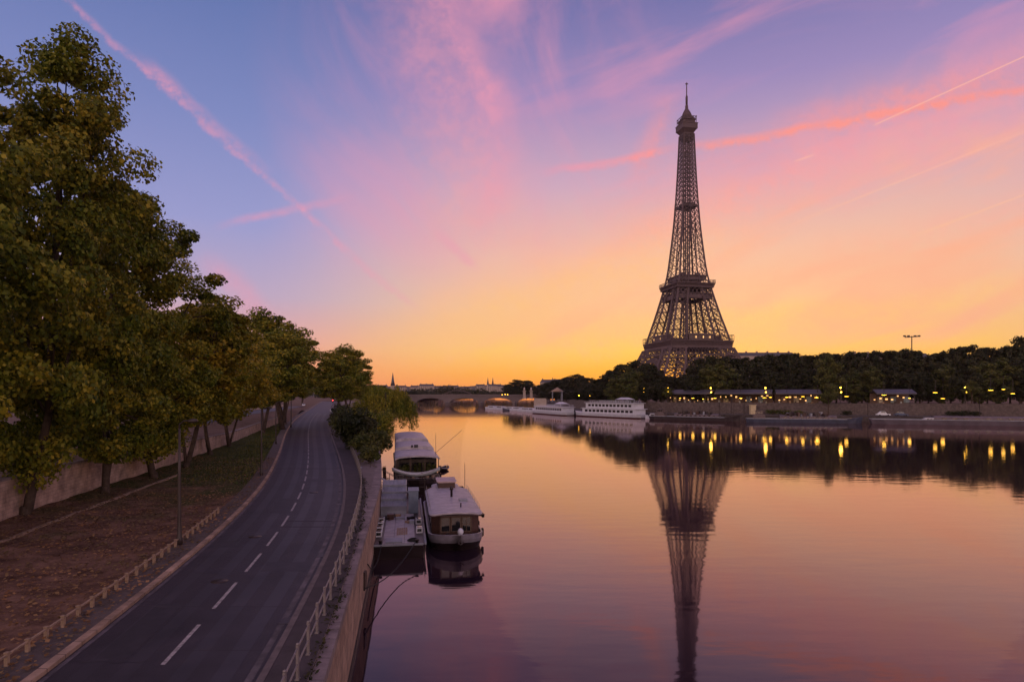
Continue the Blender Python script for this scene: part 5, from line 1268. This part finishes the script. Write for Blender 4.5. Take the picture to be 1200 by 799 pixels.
def barge(p0, p1, label, hm, fb=1.6, house=True, load=0, wh=True, w_=5.2):
    c, a, L = place(p0, p1); r_ = empty('river_barge', (c.x, c.y, 0), a, label, 'barge', 'long barges on the far quay')
    q = MB(); ship_hull(q, L, w_, fb, 6, 1.0); q.build('hull', hm, r_)
    q = MB(); 
    for s_ in (-1,1): q.box(-L/2+.5,L/2-6,s_*w_/2-.06,s_*w_/2+.06,fb-.16,fb+.10)
    q.build('rubbing_strake', greymet, r_)
    if house:
        q = MB(); q.box(-L*.2,L*.28,-w_/2+.8,w_/2-.8,fb,fb+.9); q.add([(-L*.2,-w_/2+.8,fb+.9),(L*.28,-w_/2+.8,fb+.9),(L*.28,0,fb+1.35),(-L*.2,0,fb+1.35)], [(0,1,2,3)]); q.add([(-L*.2,w_/2-.8,fb+.9),(L*.28,w_/2-.8,fb+.9),(L*.28,0,fb+1.35),(-L*.2,0,fb+1.35)], [(3,2,1,0)])
        hd = q.build('hold_cover', mat('hold_cover', (.13,.10,.11), .7, .3, .5), r_); windows_row(hd, -L*.18, L*.26, 9, -(w_/2-.8), fb+.25, fb+.7, .55)
    if wh:
        x = -L/2+3; q = MB(); q.box(x,x+4.5,-w_/2+1,w_/2-1,fb,fb+1.4); q.box(x+1,x+3.6,-1.3,1.3,fb+1.4,fb+3.0); q.box(x+.7,x+3.9,-1.6,1.6,fb+3.0,fb+3.12); wh_ = q.build('wheelhouse', mat('wheelhouse_paint', (.10,.07,.07), .5, .3, .6), r_)
        windows_row(wh_, x+1.1, x+3.5, 3, -1.3, fb+1.9, fb+2.7, .2)
    q = MB(); q.bar((L/2-3,0,fb),(L/2-3,0,fb+4),.12); q.bar((L/2-3,0,fb+3.2),(L/2-6,0,fb+1.6),.07); q.build('mast', polem, r_)
    for k in range(load):
        x = -L*.15+k*L*.36/max(1,load); q = MB(); h_ = .5+1.1*((k*37) % 7)/7; q.cbox(x, (k % 3-1)*.9, fb+.85, .8+.5*(k % 4), .9, h_+.4, .3*k); q.build('deck_crate', [hullk, woodd, greymet, polem, woodd][k % 5], r_)
    return r_
barge((62.7,287), (95,262), 'dark barge with cluttered hold nearest the white tour boats', hullk, load=16)
barge((95.5,258.5), (137,246.5), 'dark blue barge with a cluttered deck before the station', navy, load=20)
g_ = barge((138.5,245), (205,222), 'very long plain grey barge reaching out of the frame', mat('grey_purple_hull', (.09,.07,.09), .5, .3, .3), fb=1.9, wh=False, w_=7)
def cruiser(c, a, L, label, m=white):
    r_ = empty('motor_boat', (c[0], c[1], 0), a, label, 'motor boat', 'small boats moored before the bridge'); w_ = L*.3
    q = MB(); ship_hull(q, L, w_, 1.1, L*.4, .6); q.build('hull', m, r_)
    q = MB(); q.box(-L*.28,L*.12,-w_*.36,w_*.36,1.1,2.5); q.add([(L*.12,-w_*.36,1.1),(L*.12,w_*.36,1.1),(L*.12,w_*.36,2.4),(L*.12,-w_*.36,2.4),(L*.3,-w_*.25,1.2),(L*.3,w_*.25,1.2)], [(0,4,3),(1,2,5),(2,3,4,5)]); cb = q.build('cabin', white, r_)
    windows_row(cb, -L*.25, L*.1, 4, -w_*.36, 1.6, 2.2, .25); windows_row(cb, -L*.25, L*.1, 4, w_*.36, 1.6, 2.2, .25)
    q = MB(); q.box(-L*.3,L*.14,-w_*.4,w_*.4,2.5,2.62); q.build('cabin_roof', white, r_)
    q = MB(); q.bar((-L*.1,0,2.6),(-L*.1,0,4.2),.06); q.build('mast', polem, r_)
for i, (px, Y, L, a, m) in enumerate(((576,455,11,2.3,white),(586,440,12,2.2,white),(597,425,10,2.4,navy),(606,415,13,2.2,white),(616,398,12,2.3,white),(624,388,12,2.1,white))):
    cruiser(((px-600)/740*Y, Y), a, L*1.3, 'small white-topped motor boat, %s from the middle pier of the bridge' % ordn[i], m)
cruiser((58.5+5.5,287.5), 2.6, 7, 'small pale cabin boat wedged between tour boat and dark barge')
cruiser((157,231.5+6), 2.75, 12, 'low white covered boat lying along the long grey barge', white)
# vehicles on the lower quay
for px, m, lb in ((1035,carw,'pale van-like car parked on the lower quay'), (1056,carb,'dark blue car parked on the lower quay behind the pale one')):
    p_, t_2 = on_line(offset(WLs, 5), px); car((p_.x,p_.y,2.31), math.atan2(t_2.y,t_2.x)+.1, m, lb, 5.2, 1.9, 1.9)

# ------------------------------------------------------------------ bridge and the far city
def bridge():
    r_ = empty('stone_bridge', (0,588,0), 0, 'low stone bridge of five flat arches across the river', 'bridge')
    x0, sp_, pw = -121.5, 31.0, 3.6; z1 = 7.0; deck = 8.9; w0, w1 = -7, 7
    for i in range(5):
        q = MB(); a = x0+i*sp_+pw/2; c = a+sp_-pw; xs = np.linspace(a, c, 17)
        ar = [(x, 1.8+(z1-1.8)*math.sqrt(max(0, 1-((x-(a+c)/2)/((c-a)/2))**2))**.9) for x in xs]
        for y in (w0, w1): q.strip([(x,y,zz) for x,zz in ar], [(x,y,deck) for x,_ in ar])
        q.strip([(x,w0,zz) for x,zz in ar], [(x,w1,zz) for x,zz in ar]); q.build('arch', pale_stone_d, r_)
    for i in range(6):
        x = x0+i*sp_; q = MB(); q.box(x-pw/2,x+pw/2,w0-.0,w1+.0,-1,deck); q.add([(x-pw/2-.3,w0-.05,-1),(x,w0-3,-1),(x+pw/2+.3,w0-.05,-1),(x-pw/2-.3,w0-.05,3),(x,w0-3,3),(x+pw/2+.3,w0-.05,3),(x,w0-.05,4.2)], [(0,1,4,3),(1,2,5,4),(3,4,6),(4,5,6)]); q.build('pier', pale_stone_d, r_)
    q = MB(); q.box(x0-20,x0+5*sp_+25,w0-.4,w1+.4,deck,deck+.5); q.build('deck', pale_stone_d, r_)
    for y in (w0-.3, w1+.1):
        q = MB(); q.box(x0-20,x0+5*sp_+25,y,y+.25,deck+.5,deck+1.4); q.build('parapet', pale_stone_d, r_)
pale_stone_d = mat('bridge_stone', (.13,.10,.10), .85, .2, .1)
bridge()
for i, px in enumerate((614.5,622.5)):
    q = MB(); X = (px-600)/740*576; q.box(-1.6,1.6,-1.6,1.6,0,1); q.box(-1.2,1.2,-1.2,1.2,1,6.5); q.box(-1.7,1.7,-1.7,1.7,6.5,7.1); q.lathe([(1.0,7.1),(.7,8.4),(.9,9.2),(.3,10.2)], 8)
    q.build('bridge_pylon', pale_stone, label='pale stone pylon with a statue at the bridge end, %s from the river' % ordn[i], cat='pylon', group='pylons at the bridge end', loc=(X,576,6.6))
# arched footbridge behind
r_ = empty('footbridge', (0,980,0), 0, 'thin arched metal footbridge rising behind the stone bridge', 'footbridge')
q = MB(); prev = None
for i in range(25):
    t = i/24; x = -108+46*2*t*.5*2*.5*1.0; x = -106+48*t*.92; zz = 9.5+6.2*math.sin(math.pi*t)
    if prev: q.bar(prev, (x,0,zz), 1.0); q.bar((prev[0],0,9.3),(x,0,9.3),.8)
    if i % 3 == 0: q.bar((x,0,9.3),(x,0,zz),.4)
    prev = (x,0,zz)
q.build('arch_truss', iron, r_)
q = MB(); q.box(-170,30,-3,3,8.6,9.3)
for x in (-112,-58): q.box(x-2,x+2,-3,3,-1,9)
q.build('deck', iron, r_)
# far wooded band beyond the bridges
g0 = np.random.default_rng(31); k_ = 900
cx = g0.uniform(-330, 260, k_); cy = g0.uniform(1020, 1120, k_); hz_ = 13+3.0*np.sin(cx*.045)+2.2*np.sin(cx*.11+1)+g0.uniform(-2,2,k_)
cc = np.repeat(np.stack([cx, cy, hz_*g0.uniform(.35,1,k_)+3], 1), 26, 0)
g = g0.normal(size=cc.shape); pos = cc+g*np.array([4.5,4.5,2.2])
o = bpy.data.objects.new('distant_woods', mesh_from_quads('distant_woods', leaf_cloud(pos, g/np.linalg.norm(g,axis=1)[:,None], 2.6), leafC)); C.objects.link(o); tag(o, kind='stuff')
# hills and blocks
hb = MB(); hb.smooth = True; nx = 90; vs = []
for j in range(6):
    for i in range(nx+1):
        x = -900+i*30; y = 1300+j*260; h_ = (8+j*7.5)*(1+.10*math.sin(i*.33+j)+.06*math.sin(i*1.1+j*2)) 
        vs.append((x+y*.0, y, 3.5 if j == 0 else h_*.85))
hb.add(vs, [(j*(nx+1)+i, j*(nx+1)+i+1, (j+1)*(nx+1)+i+1, (j+1)*(nx+1)+i) for j in range(5) for i in range(nx)])
hb.build('hills', mat('wooded_hill', (.05,.045,.035), .95, .4, .02), kind='structure')
def block(x, y, w_, d_, h_, label, zg=6.0, rz=0, group='pale blocks of the far city', floors=None, lit=False):
    r_ = empty('city_building', (x,y,zg), rz, label, 'building', group)
    q = MB(); q.box(-w_/2,w_/2,-d_/2,d_/2,0,h_); wl = q.build('wall', facade, r_)
    q = MB(); k = 2.2; q.add([(-w_/2-.3,-d_/2-.3,h_),(w_/2+.3,-d_/2-.3,h_),(w_/2+.3,d_/2+.3,h_),(-w_/2-.3,d_/2+.3,h_),(-w_/2+k,-d_/2+k,h_+3.4),(w_/2-k,-d_/2+k,h_+3.4),(w_/2-k,d_/2-k,h_+3.4),(-w_/2+k,d_/2-k,h_+3.4)], [(0,1,5,4),(1,2,6,5),(2,3,7,6),(3,0,4,7),(4,5,6,7),(3,2,1,0)]); rf = q.build('roof', zinc, r_)
    for i in range(max(2, int(w_/9))):
        xx = -w_/2+3+i*(w_-6)/max(1, int(w_/9)-1) if int(w_/9) > 1 else -w_/2+3+i*(w_-6); q = MB(); q.box(xx-.6,xx+.6,-1,1,h_+3.3,h_+5); q.build('chimney', kerbm, rf)
    nf = floors or int(h_/3.4); nw_ = int(w_/3.6)
    fr_ = 0
    for f in range(nf):
        if fr_ > 60: break
        for i in range(nw_):
            if fr_ > 60: break
            xx = -w_/2+(i+.5)*w_/nw_; q = MB(); q.box(xx-.6,xx+.6,-d_/2-.05,-d_/2-.004,f*3.4+1,f*3.4+2.9); q.build('window', winm, wl); fr_ += 1
    return r_
rb = random.Random(4)
lbw = ['pale', 'cream', 'greyish', 'tan', 'long', 'tall', 'squat', 'narrow', 'wide', 'low']
cols = [(448,1150),(470,1250),(486,1330),(500,1220),(516,1350),(531,1280),(548,1400),(563,1300),(580,1250),(592,1150),(643,800),(657,820)]
for i, (px, Y) in enumerate(cols):
    block((px-600)/740*Y, Y, rb.uniform(18,30), 12, rb.uniform(11,15)+(3 if Y > 1000 else 5), 'pale distant city block above the bridge, %s from the spire by the trees' % ordn[i], zg=8 if Y > 1000 else 6.6)
# the wide apartment front just visible over the right bank trees beside the tower
block((893-600)/740*620, 620, 58, 16, 41, 'wide pale apartment block whose roofline shows over the trees beside the tower', 6.6, 0, None)
block((1040-600)/740*520, 520, 60, 16, 34, 'long apartment block hidden behind the far bank trees below the floodlight mast', 6.6, 0, None)
block((953-600)/740*640, 640, 50, 16, 38, 'apartment block with level roof half hidden behind the far trees', 6.6, 0, None)
# church spires
r_ = empty('church_spire', ((460.3-600)/740*1000,1000,6), 0, 'slim pointed church spire beside the tree line over the river', 'church')
q = MB(); q.box(-3,3,-3,3,0,17); q.box(-8,8,2,20,0,12); q.build('tower', facade, r_)
q = MB(); q.lathe([(3.2,17),(2.2,24),(.9,33),(.15,38)], 8); 
for s_ in ((-1,-1),(1,-1),(1,1),(-1,1)): q.lathe([(.5,17),(.05,22)], 6, (2.6*s_[0],2.6*s_[1],0))
q.build('spire', zinc, r_)
r_ = empty('twin_spired_church', ((574.7-600)/740*1700,1700,6), 0, 'pale church with two thin spires far over the bridge', 'church')
for px in (571.7,577.5):
    X = (px-574.7)/740*1700; q = MB(); q.box(X-2.6,X+2.6,-3,3,0,28); q.build('tower', facade, r_); q = MB(); q.lathe([(2.8,28),(.2,47)], 8, (X,0,0)); q.build('spire', zinc, r_)
q = MB(); q.box(-12,12,4,30,0,22); q.build('nave', facade, r_)
# floodlight mast
r_ = empty('floodlight_mast', ((1068.5-600)/740*430,430,6.6), 0, 'T-shaped floodlight mast standing above the far trees', 'floodlight mast')
q = MB(); q.lathe([(.5,0),(.3,44)], 8); q.bar((-4.8,0,43),(4.8,0,43.6),.5); q.build('pole', polem, r_)
for x in (-4.9,-2.2,2.2,4.9):
    q = MB(); q.box(x-.8,x+.8,-.4,.4,43.4,44.4); q.build('floodlight', polem, r_)
# small quay pavilion with a tent roof and mast, red awning
r_ = empty('tent_pavilion', ((653-600)/740*395,395,6.6), 0, 'small pale pavilion with a pointed tent roof above the single-deck tour boat', 'pavilion')
q = MB(); q.lathe([(4.6,6.0),(2,7.6),(.1,8.8)], 4); q.build('roof', kerbm, r_)
q = MB()
for x, y in ((-3,-3),(3,-3),(3,3),(-3,3)): q.bar((x,y,0),(x,y,6.2),.3)
q.build('post', greymet, r_)
q = MB(); q.lathe([(.15,0),(.08,12)], 6); q.build('flag_mast', greymet, label='thin pale mast beside the tent-roofed pavilion', cat='mast', loc=((657.5-600)/740*390,390,2.3))
r_ = empty('cafe_hut', ((633-600)/740*420,420,2.3), 0, 'small hut with a curved dull red roof at the landing stage', 'hut')
q = MB(); q.box(-4,4,-3,3,0,6); q.build('wall', pale_stone, r_)
q = MB(); q.smooth = True; q.strip([(5*math.sin(t),-4,5.6+2*math.cos(t)) for t in np.linspace(-1.57,1.57,11)], [(5*math.sin(t),4,5.6+2*math.cos(t)) for t in np.linspace(-1.57,1.57,11)]); q.build('roof', hullred, r_)
# distant street lights by the bridge
for i, (px, y) in enumerate(((588.5,462.5),(592,462),(595,462.3),(676.5,463.5),(689.5,463.5),(705,464))):
    Y = 560 if i < 3 else 330+0*i; 
    if i >= 3:
        p_, _ = on_line(LLn, px+2); X, Y = p_.x, p_.y
    else: X = (px-600)/740*Y
    zz = 12-(y-460)*Y/740; r_ = empty('distant_lamp', (X,Y,zz-3.2), 0, 'tiny lit lamp %s, %s of its three' % ('at the bridge end' if i < 3 else 'behind the tour boats', ordn[i % 3]), 'street lamp', 'tiny lit lamps towards the bridge')
    q = MB(); q.bar((0,0,-1.2 if i < 3 else 0),(0,0,3.0),.15); q.build('pole', polem, r_); q = MB(); q.lathe([(.03,2.9),(.4,3.2),(.03,3.5)], 8); q.build('globe', bulb_w, r_)

# ------------------------------------------------------------------ haze over the river valley
HAZE = 0.00004
if HAZE:
    q = MB(); q.box(-1350,2900,-60,2750,-1.5,360); 
    hz = bpy.data.materials.new('haze'); hz.use_nodes = True; nt = hz.node_tree; nt.nodes.clear()
    pv = nt.nodes.new('ShaderNodeVolumePrincipled'); pv.inputs['Color'].default_value = (.92,.76,.80,1); pv.inputs['Density'].default_value = HAZE; pv.inputs['Anisotropy'].default_value = .35
    mo = nt.nodes.new('ShaderNodeOutputMaterial'); nt.links.new(pv.outputs[0], mo.inputs['Volume'])
    q.build('haze', hz, kind='stuff')
